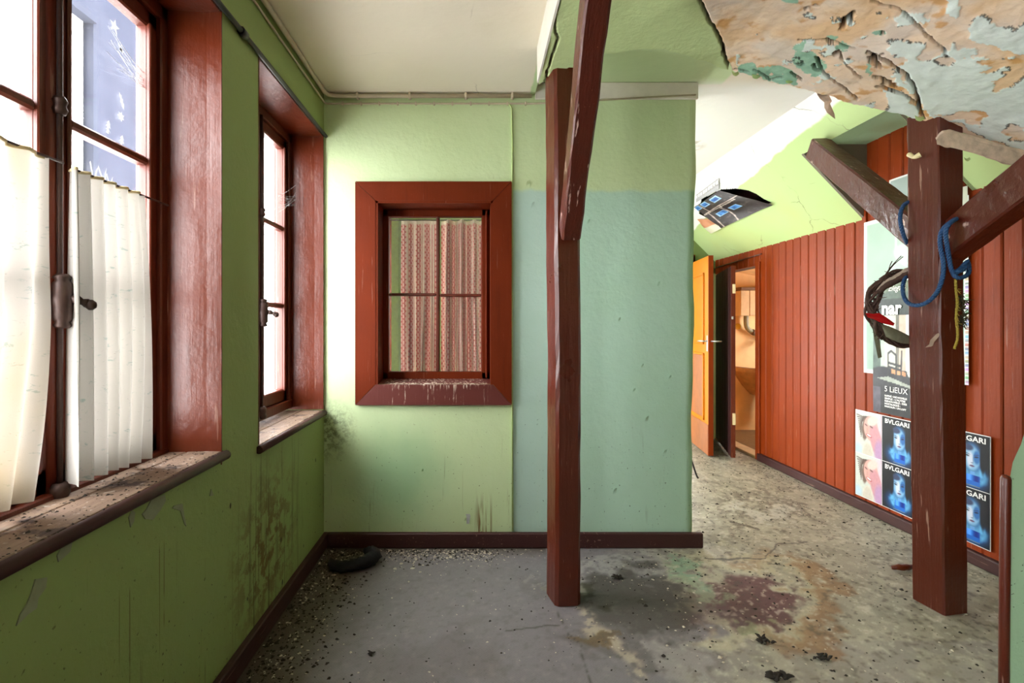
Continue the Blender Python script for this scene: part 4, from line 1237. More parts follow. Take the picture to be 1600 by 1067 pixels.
def beam_between(A, B, right, w, t, nseg, jit, lead=None):
    """timber whose underside runs from A to B; w across 'right', t thick above the underside"""
    A, B = Vector(A), Vector(B); ax = (B - A).normalized(); R = Vector(right); R = (R - ax * R.dot(ax)).normalized(); U = R.cross(ax)
    if U.z < 0: U = -U
    rings = []
    c = 0.007
    for i in range(nseg + 1):
        p = A.lerp(B, i / nseg)
        cs = [(-w / 2, c), (-w / 2 + c, 0), (w / 2 - c, 0), (w / 2, c), (w / 2, t - c), (w / 2 - c, t), (-w / 2 + c, t), (-w / 2, t - c)]
        wb = 0.0008 * math.sin(i * 0.9)
        rings.append([p + R * (a + wb) + U * b for a, b in cs])
    return MB().timber(rings, jit)
build('brace', beam_between((0.372, 2.03, 1.487), (0.322, 1.20, 2.24), (1, 0, 0), 0.074, 0.105, 18, 0.0018), M['brace_red'], post1)

post2 = empty('timber_post', (1.89, 2.09, 0), label='thick dark red timber post with two braces, wound with blue rope', cat='post')
secs = []
for i in range(26):
    z = 2.02 * i / 25
    dx = -0.024 * z / 2.0 + 0.002 * math.sin(z * 4)
    secs.append(ring([(1.846, 2.026), (1.962, 2.045), (1.945, 2.18), (1.829, 2.158)], z, dx, 0, 0.006))
build('shaft', MB().timber(secs, 0.0015), M['post_red'], post2)
build('brace', beam_between((1.875, 2.13, 1.44), (1.985, 3.02, 2.135), (1, -0.1, 0), 0.10, 0.115, 16, 0.0015), M['brace_red'], post2)
build('brace', beam_between((1.905, 2.09, 1.385), (1.888, 1.61, 1.642), (1, 0, 0), 0.095, 0.135, 12, 0.0015), M['brace_red'], post2)
# ================================================================ PIPES, CABLES, ROD
ZC = 2.353
m = MB().tube([(XL + 0.022, -2.4, ZC - 0.018), (XL + 0.022, D - 0.07, ZC - 0.018), (XL + 0.035, D - 0.035, ZC - 0.018), (XL + 0.07, D - 0.02, ZC - 0.018), (0.28, D - 0.02, ZC - 0.018)], 0.0105, 10)
cp = build('conduit_pipe', m, M['cream_pipe'], label='cream painted pipe running along the ceiling corner above the windows', cat='pipe')
for x in (-0.62, -0.35, -0.06, 0.18):
    build('pipe_clip', MB().box(x - 0.006, x + 0.006, D - 0.034, D, ZC - 0.031, ZC - 0.004, 0.002), M['cream_pipe'], cp)
m = MB().tube([(XL + 0.008, -2.4, ZC - 0.052), (XL + 0.008, D - 0.02, ZC - 0.052), (XL + 0.02, D - 0.007, ZC - 0.052), (0.30, D - 0.007, ZC - 0.052), (1.12, D - 0.04, 2.332)], 0.0045, 8)
cb = build('cable', m, M['cream_pipe'], label='thin clipped cable below the cream pipe at the ceiling', cat='cable')
for i in range(11):
    x = -0.7 + i * 0.095
    build('cable_clip', MB().box(x - 0.004, x + 0.004, D - 0.014, D, ZC - 0.06, ZC - 0.044, 0.001), M['cream_pipe'], cb)
m = MB().tube([(0.165, D - 0.006, ZC - 0.055), (0.178, D - 0.006, ZC - 0.075), (0.181, D - 0.006, 2.1), (0.179, D - 0.006, 1.2), (0.183, D - 0.006, 0.08)], 0.0048, 8)
build('cable', m, M['cable_green'], label='green painted cable running down the wall beside the small window', cat='cable')
m = MB().tube([(XL + 0.014, -0.4, 2.128), (XL + 0.014, 1.75, 2.130), (XL + 0.014, D - 0.01, 2.130)], 0.009, 10)
rod = build('curtain_rod', m, M['black_rod'], label='black rod running along the lintels of the street windows', cat='rod')
build('rod_joint', MB().tube([(XL + 0.014, 1.70, 2.130), (XL + 0.014, 1.735, 2.130)], 0.014, 10), M['black_rod'], rod)

# ================================================================ DOORS
def slab_door(name, free, hinge, z1, t, mat, label, kick=None, z0=0.012):
    f, h = Vector((*free, 0)), Vector((*hinge, 0)); d = (h - f); L = d.length; d.normalize(); nrm = Vector((d.y, -d.x, 0))
    if nrm.x > 0: nrm = -nrm          # visible face looks towards the left
    Mx = Matrix(((d.x, nrm.x, 0, f.x), (d.y, nrm.y, 0, f.y), (0, 0, 1, 0), (0, 0, 0, 1)))
    root = empty(name, (f.x, f.y, 0), kind='structure', label=label, cat='door')
    def part(nm, boxes, mt, bev=0.004, par=None):
        m = MB()
        for b in boxes: m.hull_box(Mx, *b, bev)
        return build(nm, m, mt, par or root)
    return root, part, L, Mx
root, part, L, Mx = slab_door('door_1', (2.015, 4.466), (2.115, 5.18), 1.758, 0.04, None, 'half open orange panelled door at the end of the passage')
T = 0.04
part('leaf', [(0, L, -T, 0, 0.012, 1.758)], M['orange_door'])
part('edge', [(-0.004, 0.002, -T, 0.001, 0.012, 1.758)], M['panel_red'], 0.001)
# raised mouldings and panels
for (za, zb_) in ((0.98, 1.62), (0.30, 0.90)):
    x0, x1 = 0.12, L - 0.10
    part('moulding', [(x0, x1, 0, 0.012, za, za + 0.022), (x0, x1, 0, 0.012, zb_ - 0.022, zb_), (x0, x0 + 0.022, 0, 0.012, za, zb_), (x1 - 0.022, x1, 0, 0.012, za, zb_)], M['orange_door'], 0.003)
part('panel', [(0.13, L - 0.11, 0, 0.004, 0.31, 0.89)], M['orange_dirty'], 0.002)
part('kick_board', [(0.0, L, 0, 0.005, 0.012, 0.28)], M['orange_dirty'], 0.002)
part('lock_plate', [(0.015, 0.05, 0, 0.004, 0.92, 1.06)], M['steel'], 0.001)
m = MB().tube([Mx @ Vector(p) for p in ((0.03, 0, 1.01), (0.03, 0.045, 1.01), (0.05, 0.05, 1.01), (0.13, 0.05, 1.008))], 0.007, 8)
build('handle', m, M['steel'], root)
m = MB().tube([Mx @ Vector(p) for p in ((-0.004, -0.02, 1.01), (-0.03, -0.06, 1.01), (-0.035, -0.10, 1.01))], 0.007, 8)
build('handle', m, M['steel'], root)
root, part, L, Mx = slab_door('door_2', (2.163, 4.37), (2.395, 5.15), 1.66, 0.035, None, 'dark red door of the wash closet standing ajar')
part('leaf', [(0, L, -0.035, 0, 0.02, 1.655)], M['door_dark'])
part('edge_strip', [(-0.003, 0.003, -0.035, 0.0, 0.02, 1.655)], M['reveal_red'], 0.001)
for i in range(1, 8):
    part('batten', [(i * L / 8 - 0.004, i * L / 8 + 0.004, -0.001, 0.003, 0.02, 1.655)], M['door_dark'], 0.001)
part('latch', [(-0.012, 0.03, -0.02, -0.006, 1.20, 1.225)], M['steel'], 0.002)
part('hinge_plate', [(-0.006, 0.012, -0.037, -0.012, 1.42, 1.50), ], M['cream_plastic'], 0.002)
part('hinge_plate', [(-0.006, 0.012, -0.037, -0.012, 0.30, 0.40)], M['cream_plastic'], 0.002)

# ================================================================ WASH CLOSET FITTINGS
YS = 5.60
def c3(u, v, Y=YS): return at(u, v, Y)
cup = empty('wall_cupboard', c3(1170, 494), label='pale boarded box on the ochre closet wall above the waste pipe', cat='cupboard')
x0 = c3(1147, 0)[0]; x1 = c3(1215, 0)[0]; zt = c3(0, 455)[2]; zb_ = c3(0, 494)[2]
nb = 5
for i in range(nb):
    a = x0 + (x1 - x0) * i / nb; b = x0 + (x1 - x0) * (i + 1) / nb
    build('board', MB().box(a + 0.002, b - 0.002, YS - 0.14, YS + 0.02, zb_ + rng.uniform(0, .006), zt, 0.004), M['tan_boards'], cup)
build('rail', MB().box(x0, x1, YS - 0.15, YS + 0.02, zt, zt + 0.035, 0.005), M['basin_stain'], cup)
m = MB().tube([c3(1166, 492, YS - 0.04), c3(1166, 506, YS - 0.04), c3(1169, 514, YS - 0.04), c3(1178, 520, YS - 0.04), c3(1188, 525, YS - 0.04), c3(1200, 530, YS - 0.04)], 0.026, 12, 4)
wp = build('waste_pipe', m, M['pipe_grey'], label='grey bent waste pipe below the boarded box', cat='pipe')
p = c3(1176, 519, YS - 0.04)
build('pipe_collar', MB().tube([c3(1175, 518, YS - 0.04), c3(1179, 520.5, YS - 0.04)], 0.032, 12), M['basin_stain'], wp)
m = MB().lathe([(0.034, 0), (0.034, 0.010), (0.027, 0.016), (0.024, 0.010), (0.02, 0.012)], Matrix.Translation(c3(1152.5, 510, 5.62)) @ Matrix.Rotation(math.radians(90), 4, 'X'), 20)
build('wall_vent', m, M['yellow_vent'], label='round yellow cap on the closet wall beside the waste pipe', cat='vent')
m = MB().tube([c3(1186, 535, YS - 0.02), c3(1183, 540, YS - 0.08), c3(1182, 546, YS - 0.11)], 0.014, 10, 3)
tap = build('tap', m, M['pipe_grey'], label='old grey tap above the filthy basin', cat='tap')
build('tap_knob', MB().lathe([(0.006, 0), (0.022, 0.006), (0.022, 0.016), (0.006, 0.024)], Matrix.Translation(c3(1185, 533, YS - 0.06)), 12), M['pipe_grey'], tap)
# wall-hung basin: half-bowl with rim and trap cover
bx, _, bz = c3(1181, 573)
basin = empty('wash_basin', (bx, YS, bz - 0.4), label='filthy brown-stained wash basin on the closet wall', cat='basin')
W2, DD = 0.25, 0.36
prof_z = [0.0, -0.02, -0.045, -0.06, -0.12, -0.20, -0.26, -0.30]
prof_k = [0.98, 1.0, 1.0, 0.93, 0.80, 0.58, 0.36, 0.22]
rows = []
for z_, k_ in zip(prof_z, prof_k):
    rows.append([(bx + W2 * k_ * math.cos(a), YS + 0.02 - DD * (0.25 + 0.75 * k_) * math.sin(a) ** 0.8 * (1 if k_ > 0.5 else 0.8), bz + z_) for a in np.linspace(0, math.pi, 25)])
m = MB(); m.grid(np.array(rows)); build('bowl', m, M['dirty_basin'], basin)
ro = rows[0]; ri = [(bx + (p[0] - bx) * 0.84, YS + 0.02 + (p[1] - YS - 0.02) * 0.84, bz + 0.004) for p in ro]
rl = [(bx + (p[0] - bx) * 0.45, YS + (p[1] - YS) * 0.5, bz - 0.13) for p in ro]
m = MB(); m.grid(np.array([ro, ri, rl])); build('rim', m, M['basin_stain'], basin)
m = MB().lathe([(0.055, -0.48), (0.058, -0.47), (0.052, -0.40), (0.06, -0.33), (0.085, -0.25)], Matrix.Translation((bx + 0.02, YS - 0.10, bz)), 16)
build('trap_cover', m, M['basin_stain'], basin)

# ================================================================ POSTERS ON THE BOARDED WALL
PX = 2.392           # just proud of the boards
NY, UZ = Vector((0, -1, 0)), Vector((0, 0, 1))
def poster_grid(w, h, step, fn):
    """printed sheet as a fine grid: fn(S,T) with S right 0..w, T up 0..h -> sRGB"""
    s = np.linspace(0, w, max(2, int(w / step))); t = np.linspace(0, h, max(2, int(h / step)))
    S, T = np.meshgrid(s, t, indexing='ij')
    return S, T, fn(S / w, T / h, S, T)
def sheet(name, y0, z0, w, h, step, fn, off, parent=None, mat='paper_print', wave=0.0015, **kw):
    S, T, C = poster_grid(w, h, step, fn)
    X = np.full(S.shape, PX - off) - wave * (1 + np.sin(S * 21 + T * 5) * np.sin(T * 9))
    P = np.stack([X, y0 - S, z0 + T], -1)
    m = MB(); m.grid(P)
    return build(name, m, M[mat], parent, colors=lin_np(C.reshape(-1, 3)), **kw)

def mixc(C, m, rgb):
    m = np.clip(m, 0, 1)[..., None]
    return C * (1 - m) + np.array(rgb, float) * m

def print_woman(s, t, S, T):
    v = 1 - t; C = np.zeros(s.shape + (3,)); C[:] = (196, 202, 194)
    n = fbm(s * 9, v * 9, 201) - 0.5; n2 = fbm(s * 26, v * 26, 203) - 0.5
    C = mixc(C, sstep(0.55, 1.0, s + 0.2 * n), (206, 190, 202))
    C = mixc(C, sstep(0.8, 0.2, blob(s, v, 0.1, 0.9, .3, .25)), (176, 200, 214))
    # wind-blown hair to the left
    for k in range(11):
        a = k / 10.0
        d = seg_dist(s + 0.05 * n, v + 0.04 * n, [(0.52, 0.10 + 0.03 * a), (0.35 - 0.1 * a, 0.12 + 0.12 * a), (0.06 + 0.16 * a, 0.10 + 0.5 * a)])
        C = mixc(C, sstep(0.022, 0.003, d) * 0.8, (84, 68, 62))
    C = mixc(C, sstep(1.15, 0.75, blob(s + 0.1 * n, v, 0.38, 0.40, .13, .28, 10)), (112, 88, 78))
    # head turned up in profile, neck, shoulder
    C = mixc(C, sstep(1.08, 0.92, blob(s, v, 0.60, 0.36, .27, .29, -18)), (208, 160, 150))
    C = mixc(C, sstep(1.1, 0.8, blob(s, v, 0.80, 0.62, .22, .42, -22)), (196, 142, 150))
    C = mixc(C, sstep(1.2, 0.6, blob(s, v, 0.92, 0.85, .2, .3)), (176, 140, 176))
    C = mixc(C, sstep(1.1, 0.7, blob(s, v, 0.66, 0.18, .22, .12, -20)), (222, 196, 188))
    C = mixc(C, sstep(1.2, 0.7, blob(s, v, 0.42, 0.30, .06, .02, 20)) * .8, (96, 70, 70))
    C = mixc(C, sstep(1.2, 0.7, blob(s, v, 0.62, 0.32, .07, .02, 15)) * .8, (96, 70, 70))
    C = mixc(C, sstep(1.2, 0.7, blob(s, v, 0.47, 0.42, .04, .06, 0)) * .5, (190, 140, 136))
    C = mixc(C, sstep(1.15, 0.8, blob(s, v, 0.53, 0.535, .12, .034, 12)), (176, 96, 104))
    C = mixc(C, sstep(1.1, 0.8, blob(s, v, 0.53, 0.528, .085, .016, 12)), (242, 238, 236))
    # pleated white dress
    C = mixc(C, sstep(1.1, 0.85, blob(s, v, 0.48, 0.93, .20, .24, 8)), (206, 200, 186))
    C = mixc(C, sstep(1.0, 0.8, blob(s, v, 0.48, 0.93, .18, .22, 8)) * (0.5 + 0.5 * np.sin(s * 120)) * 0.4, (150, 142, 130))
    return C + 14 * n2[..., None]

def print_perfume(s, t, S, T):
    v = 1 - t; C = np.zeros(s.shape + (3,)); C[:] = (8, 12, 22)
    n = fbm(s * 14, v * 14, 211) - 0.5
    C = mixc(C, sstep(1.3, 0.5, blob(s, v, 0.56, 0.80, .46, .26)), (18, 70, 128))
    C = mixc(C, sstep(1.15, 0.75, blob(s + 0.1 * n, v, 0.60, 0.76, .36, .20)) * (0.45 + 0.9 * (n + 0.5)), (96, 168, 214))
    C = mixc(C, sstep(1.25, 0.7, blob(s, v, 0.58, 0.44, .25, .29)), (52, 104, 156))
    C = mixc(C, sstep(1.05, 0.75, blob(s, v, 0.58, 0.45, .21, .25)), (124, 170, 206))
    C = mixc(C, sstep(1.1, 0.5, blob(s, v, 0.54, 0.48, .09, .18)), (196, 204, 220))
    C = mixc(C, sstep(1.1, 0.6, blob(s, v, 0.70, 0.42, .09, .14)), (40, 98, 164))
    C = mixc(C, sstep(1.1, 0.6, blob(s, v, 0.48, 0.26, .16, .07)), (48, 60, 92))
    for ex in (0.47, 0.69):
        C = mixc(C, sstep(1.3, 0.5, blob(s, v, ex, 0.415, .055, .016, 8 if ex < .5 else -8)) * .9, (14, 22, 46))
        C = mixc(C, sstep(1.3, 0.5, blob(s, v, ex, 0.378, .075, .009, 10 if ex < .5 else -10)) * .7, (30, 44, 76))
    C = mixc(C, sstep(1.3, 0.4, blob(s, v, 0.615, 0.47, .018, .075)) * .5, (70, 96, 140)); C = mixc(C, sstep(1.2, 0.5, blob(s, v, 0.585, 0.535, .035, .010)) * .7, (56, 66, 104))
    C = mixc(C, sstep(1.25, 0.7, blob(s, v, 0.33, 0.42, .07, .24)) , (10, 14, 26)); C = mixc(C, sstep(1.25, 0.7, blob(s, v, 0.84, 0.42, .07, .26)), (10, 14, 26))
    C = mixc(C, sstep(1.15, 0.7, blob(s, v, 0.585, 0.592, .065, .018)), (92, 60, 92))
    # bottle
    b = (np.abs(s - 0.60) < 0.17) & (v > 0.75) & (v < 0.94)
    C = np.where(b[..., None], np.array((22, 96, 190.0)) + (60 * np.sin((s - .43) * 18)[..., None] * (v < .86)[..., None]), C)
    b = (np.abs(s - 0.60) < 0.055) & (v > 0.685) & (v <= 0.75)
    C = np.where(b[..., None], np.array((96, 150, 210.0)), C)
    C = np.where(((v > 0.955) & (v < 0.962) & (np.abs(s - 0.58) < 0.2))[..., None], np.array((120, 130, 140.0)), C)
    C = np.where(((v > 0.145) & (v < 0.149) & (np.abs(s - 0.6) < 0.22))[..., None], np.array((90, 100, 110.0)), C)
    return C
cw, ch = 0.2075, 0.262
def advert(y0, z0, label):
    w, h = 2 * 0.213, 0.535
    root = empty('advert_poster', (PX, y0 - w / 2, z0), label=label, cat='poster', group='perfume adverts on the boarded wall')
    m = MB().box(PX - 0.0035, PX - 0.001, y0 - w, y0, z0, z0 + h)
    build('paper', m, M['paper_white'], root)
    for cidx in (0, 1):
        for ridx in (0, 1):
            yy = y0 - 0.004 - cidx * 0.2125; zz = z0 + 0.004 + ridx * 0.2655
            if cidx == 0:
                sheet('photo_print', yy, zz, cw, ch, 0.0028, print_woman, 0.005, root, wave=0.0004)
            else:
                sheet('perfume_print', yy, zz, cw, ch, 0.0028, print_perfume, 0.005, root, wave=0.0004)
                m = text_mb('BVLGARI', 0.036, (PX - 0.0072, yy - 0.020, zz + ch - 0.036), NY, UZ, bold=0.0008, width=0.168)
                build('lettering', m, M['white_print'], root)
    return root
advert(3.235, 0.085, 'perfume advert poster with laughing woman photos, low on the boards left of the post')
advert(2.809, 0.095, 'perfume advert poster partly hidden behind the post on its right side')

def print_mint(s, t, S, T):
    v = 1 - t; C = np.zeros(s.shape + (3,)); C[:] = (164, 190, 174)
    n = fbm(s * 6, v * 8, 221) - 0.5
    C = mixc(C, sstep(0.1, 0.6, s), (182, 206, 192)); C = mixc(C, sstep(0.25, 0.7, v), (140, 168, 152))
    C = mixc(C, sstep(0.012, 0.004, np.abs(s - 0.36)) * (v < 0.25), (214, 232, 222))
    # pale sculpted figure
    C = mixc(C, sstep(1.08, 0.9, blob(s, v, 0.55, 0.28, .22, .075, 14)), (196, 216, 204))
    C = mixc(C, sstep(1.08, 0.9, blob(s, v, 0.70, 0.36, .24, .14, 10)), (176, 202, 188))
    C = mixc(C, sstep(1.1, 0.6, blob(s, v, 0.62, 0.315, .14, .012, 8)), (92, 118, 104))
    C = np.where(poly_mask(s, v, [(0.32, 0.45), (0.58, 0.43), (0.52, 0.55), (0.34, 0.55)])[..., None], np.array((86, 116, 102.0)), C)
    C = np.where(poly_mask(s, v, [(0.38, 0.37), (0.56, 0.40), (0.40, 0.44)])[..., None], np.array((222, 236, 228.0)), C)
    C = C + 12 * n[..., None]
    bd = (s < 0.032) | (s > 0.968) | (v < 0.024) | (v > 0.976)
    C = np.where(bd[..., None], np.array((232, 236, 230.0)), C)
    bar = (s > 0.972) & (np.mod(v * 46, 1) < 0.6) & (v > 0.35)
    colr = np.stack([120 + 90 * np.sin(v * 90), 120 + 60 * np.sin(v * 60 + 1), 130 + 90 * np.sin(v * 75 + 2)], -1)
    return np.where(bar[..., None], 0.45 * colr + 115, C)
sheet('photo_poster', 3.166, 0.858, 0.676, 0.925, 0.005, print_mint, 0.0015, label='large mint green poster with white border behind the post', cat='poster')

def print_mag(s, t, S, T):
    v = 1 - t; C = np.zeros(s.shape + (3,)); C[:] = (120, 136, 124)
    n = fbm(s * 12, v * 14, 231) - 0.5; n2 = fbm(s * 40, v * 40, 233) - 0.5
    C = mixc(C, (v < 0.22).astype(float), (96, 110, 84)); C = mixc(C, sstep(1.1, .8, blob(s, v, .3, .16, .3, .1)), (66, 84, 72))
    C = np.where(((v > 0.13) & (v < 0.25) & (s < .55))[..., None], np.array((36, 48, 44.0)), C)
    for a, b, rgb in ((0.0, .10, (70, 92, 80)), (.10, .16, (170, 184, 172)), (.16, .30, (206, 206, 190)), (.30, .34, (110, 106, 96)), (.34, .42, (198, 178, 160)), (.42, .5, (222, 226, 226)), (.5, .62, (150, 178, 190)), (.62, .8, (210, 216, 220)), (.8, 1.01, (120, 140, 150))):
        C = np.where(((s >= a) & (s < b) & (v >= 0.25) & (v < 0.66))[..., None], np.array(rgb, float), C)
    # dark table and chair in front
    C = np.where((v > 0.66)[..., None], np.array((30, 30, 36.0)), C)
    C = mixc(C, sstep(1.1, .8, blob(s, v, .14, .69, .15, .05)), (18, 20, 30))
    C = np.where(poly_mask(s, v, [(0.05, 0.735), (.2, .715), (.45, .76), (.9, .80), (.9, .83), (.4, .775)])[..., None], np.array((150, 156, 146.0)), C)
    C = np.where(poly_mask(s, v, [(0.24, 0.655), (.42, .67), (.42, .70), (.24, .69)])[..., None], np.array((196, 140, 96.0)), C)
    C = np.where(poly_mask(s, v, [(0.42, 0.65), (.9, .68), (.9, .76), (.6, .74), (.45, .70)])[..., None], np.array((200, 204, 196.0)), C)
    for ln in ([(.20, .70), (.20, .54), (.24, .52), (.30, .55), (.30, .70)], [(.20, .61), (.36, .63)], [(.36, .72), (.37, .52)], [(.2, .64), (.36, .66)]):
        C = mixc(C, sstep(.012, .006, seg_dist(s, v, ln)), (26, 28, 30))
    C = mixc(C, sstep(1.1, .8, blob(s, v, .32, .97, .3, .05)), (12, 12, 16))
    C = np.where(((v > .80) & (s < .10))[..., None], np.array((66, 62, 74.0)), C)
    return C + 40 * n[..., None] + 24 * n2[..., None]
MY0, MZ0, MW, MH = 3.085, 0.634, 0.56, 0.766
mag = empty('magazine_poster', (PX, MY0 - MW / 2, MZ0), label='dark magazine cover poster lettered in white, overlapping the mint green poster', cat='poster')
sheet('paper', MY0, MZ0, MW, MH, 0.0045, print_mag, 0.006, mag)
def mtext(u, v, body, size, width, bold=0.0, shear=0.0):
    _, y, z = on_wall_right(u, v, PX)
    m = text_mb(body, size, (PX - 0.0105, y, z), NY, UZ, bold=bold, shear=shear, width=width)
    return build('lettering', m, M['white_print'], mag)
mtext(1384.5, 611, '5 LiEUX', 0.046, 0.16, 0.0)
for i, tx in enumerate(('RAFFINÉ : UNE NOUVELLE', 'SIMPLE : L’AUTRE', 'RENOUVELÉ : DES', 'NOSTALGIQUE :', 'MASCULIN : UN LOFT')):
    mtext(1385, 619.0 + i * 4.1, tx, 0.014, (0.155, 0.145, 0.155, 0.11, 0.15)[i], 0.0005)
mtext(1380, 491, 'nar', 0.105, 0.142, 0.004)
mtext(1390, 455, 'Elegan', 0.05, 0.12, 0.0, 0.6)
# poster high on the dormer boards and the strip right of the post
sheet('small_poster', 2.97, 1.86, 0.20, 0.13, 0.006, lambda s, t, S, T: mixc(np.zeros(s.shape + (3,)) + np.array((150, 166, 160.0)), ((s < .06) | (t > .9)).astype(float), (230, 232, 228)), 0.0015, label='grey photo print high on the dormer boards behind the brace', cat='poster')
sheet('paper_strip', 3.05, 1.775, 0.02, 0.06, 0.005, lambda s, t, S, T: np.zeros(s.shape + (3,)) + np.array((214, 220, 216.0)), 0.001, label='scrap of white paper above the mint green poster', cat='paper')
sheet('paper_strip', 2.555, 1.70, 0.06, 0.13, 0.01, lambda s, t, S, T: np.zeros(s.shape + (3,)) + np.array((206, 210, 190.0)), 0.001, label='pale paper scrap on the boards right of the post, above the brace', cat='paper')

# torn posters stuffed into the ceiling hole
def slope_sheet(name, corners, nu, nv, fn, drop, label, cat, sag=0.0, parent=None, mat='paper_print'):
    Pc = [Vector(slope_pt(*c)) for c in corners]        # order: u0v0, u1v0, u1v1, u0v1
    s = np.linspace(0, 1, nu); t = np.linspace(0, 1, nv); S, T = np.meshgrid(s, t, indexing='ij')
    P = np.zeros(S.shape + (3,))
    for d in range(3):
        P[..., d] = Pc[0][d] * (1 - S) * (1 - T) + Pc[1][d] * S * (1 - T) + Pc[2][d] * S * T + Pc[3][d] * (1 - S) * T
    nrm = np.array((-0.724, 0, -0.69))
    k = drop + sag * np.sin(S * math.pi * 1.6 + T * 2) * np.sin(T * math.pi) + 0.012 * (fbm(S * 3, T * 3, 241) - 0.5)
    P = P + nrm * k[..., None]
    m = MB(); m.grid(P)
    return build(name, m, M[mat], parent, colors=lin_np(fn(S, T).reshape(-1, 3)), label=label, cat=cat)
def print_dark(S, T):
    C = np.zeros(S.shape + (3,)); C[:] = (44, 34, 38)
    n = fbm(S * 14, T * 14, 251) - 0.5
    C = mixc(C, sstep(0.1, 0.25, n), (78, 70, 68))
    for (a, b) in ((0.13, 0.30), (0.10, 0.62), (0.09, 0.92), (0.62, 0.38), (0.60, 0.70)):
        q = (np.abs(S - a) < 0.075) & (np.abs(T - b) < 0.105)
        C = np.where(q[..., None], np.array((150, 190, 226.0)), C)
        q = (np.abs(S - a) < 0.055) & (np.abs(T - b) < 0.08)
        C = np.where(q[..., None], np.array((36, 104, 180.0)) + 160 * n[..., None], C)
    for ln in ([(0.36, 0.0), (0.34, 0.45), (0.38, 1.0)], [(0.0, 0.78), (0.34, 0.80)], [(0.42, 0.55), (1.0, 0.62)], [(0.42, 0.88), (1.0, 0.92)], [(0.36, 0.45), (0.45, 0.52)]):
        C = mixc(C, sstep(0.016, 0.006, seg_dist(S, T, ln)), (206, 190, 184))
    C = np.where(((np.abs(S - 0.41 + 0.02 * T) < 0.018) & (np.mod(T * 26, 1) < 0.62) & (T > .1))[..., None], np.array((200, 190, 180.0)), C)
    return C
slope_sheet('torn_poster', [(1097, 309), (1128, 294.5), (1211, 318), (1130, 354)][0:1] + [(1090, 336)][0:0] + [(1210, 318), (1128, 354), (1088, 336)] if False else [(1126, 295), (1210, 318), (1129, 354), (1086, 322)], 70, 70, print_dark, 0.018, 'dark crumpled poster with blue pictures hanging from the ceiling hole', 'poster', 0.02)
slope_sheet('newspaper_strip', [(1088, 304), (1124, 277), (1124, 294), (1088, 316)], 50, 24, lambda S, T: np.where(((np.abs(T - 0.32) < .16) & (np.mod(S * 9, 1) < .7))[..., None], np.array((232, 232, 236.0)), np.array((176, 174, 180.0)) + 40 * (fbm(S * 20, T * 14, 261) - 0.5)[..., None]), 0.006, 'grey lettered paper strip above the dark poster in the ceiling', 'paper')
slope_sheet('orange_scrap', [(1092, 340), (1112, 340), (1130, 354), (1113, 363)], 20, 16, lambda S, T: np.where((T < .55)[..., None], np.array((206, 142, 106.0)), np.array((222, 220, 196.0))), 0.022, 'orange paper scrap below the dark poster in the ceiling', 'paper', 0.01)

# ================================================================ ROPE, WREATH, HOOK, TAPE ON THE RIGHT POST
def rope_mb(pts, r, sm=6):
    """three-strand twisted rope"""
    P = [Vector(p) for p in pts]; Q = []
    for i in range(len(P) - 1):
        p0, p1, p2, p3 = P[max(i - 1, 0)], P[i], P[i + 1], P[min(i + 2, len(P) - 1)]
        for k in range(sm):
            t = k / sm
            Q.append(0.5 * ((2 * p1) + (p2 - p0) * t + (2 * p0 - 5 * p1 + 4 * p2 - p3) * t * t + (3 * p1 - p0 - 3 * p2 + p3) * t ** 3))
    Q.append(P[-1])
    # resample evenly
    L = [0.0]
    for a, b in zip(Q[:-1], Q[1:]): L.append(L[-1] + (b - a).length)
    n = max(8, int(L[-1] / 0.006)); R = []
    for i in range(n + 1):
        d = L[-1] * i / n; j = max(k for k in range(len(L)) if L[k] <= d + 1e-9); j = min(j, len(Q) - 2)
        R.append(Q[j].lerp(Q[j + 1], (d - L[j]) / max(L[j + 1] - L[j], 1e-9)))
    m = MB(); N = Vector((0.3, 0.2, 1)).normalized()
    strands = [[], [], []]
    for i, p in enumerate(R):
        T = (R[min(i + 1, n)] - R[max(i - 1, 0)]).normalized(); N = (N - T * N.dot(T)).normalized(); B = T.cross(N)
        for s in range(3):
            a = i * 0.006 / 0.034 * 2 * math.pi + s * 2.094
            strands[s].append(p + (N * math.cos(a) + B * math.sin(a)) * r * 0.52)
    for s in strands: m.tube(s, r * 0.60, 6)
    return m
rope = empty('rope', at(1440, 420, 2.02), label='twisted blue rope looped around the thick post and its brace', cat='rope')
r_ = 0.0078
loop = [at(1421, 315, 2.155), at(1411, 322, 2.15), at(1406.5, 340, 2.135), at(1410, 362, 2.125), at(1417, 380, 2.17)]
build('strand', rope_mb(loop, r_), M['blue_rope'], rope)
hang = [at(1500, 338, 2.005), at(1484, 348, 1.975), at(1471, 362, 1.985), at(1469, 382, 1.995), at(1474, 410, 2.0), at(1473, 432, 2.0), at(1465, 455, 2.0), at(1452, 470, 2.005), at(1435, 477, 2.04), at(1420, 474, 2.09), at(1412, 462, 2.14), at(1411, 445, 2.17), at(1416, 430, 2.19)]
build('strand', rope_mb(hang, r_), M['blue_rope'], rope)
hang2 = [at(1503, 338, 2.01), at(1488, 346, 1.955), at(1478, 360, 1.955), at(1480, 385, 1.975), at(1484, 410, 1.99), at(1488, 425, 1.99), at(1494, 432, 1.99)]
build('strand', rope_mb(hang2, r_), M['blue_rope'], rope)
kn = [at(1490, 430, 1.985), at(1498, 424, 1.97), at(1507, 420, 1.985), at(1512, 410, 2.0), at(1514, 424, 1.99), at(1508, 432, 1.97), at(1497, 434, 1.965), at(1490, 428, 1.975), at(1499, 421, 1.99), at(1508, 412, 1.99), at(1513, 407, 1.99)]
build('knot', rope_mb(kn, r_), M['blue_rope'], rope)
st = empty('string_tassel', at(1497, 540, 1.985), label='frayed yellow string with mossy fluff hanging from the rope knot', cat='string')
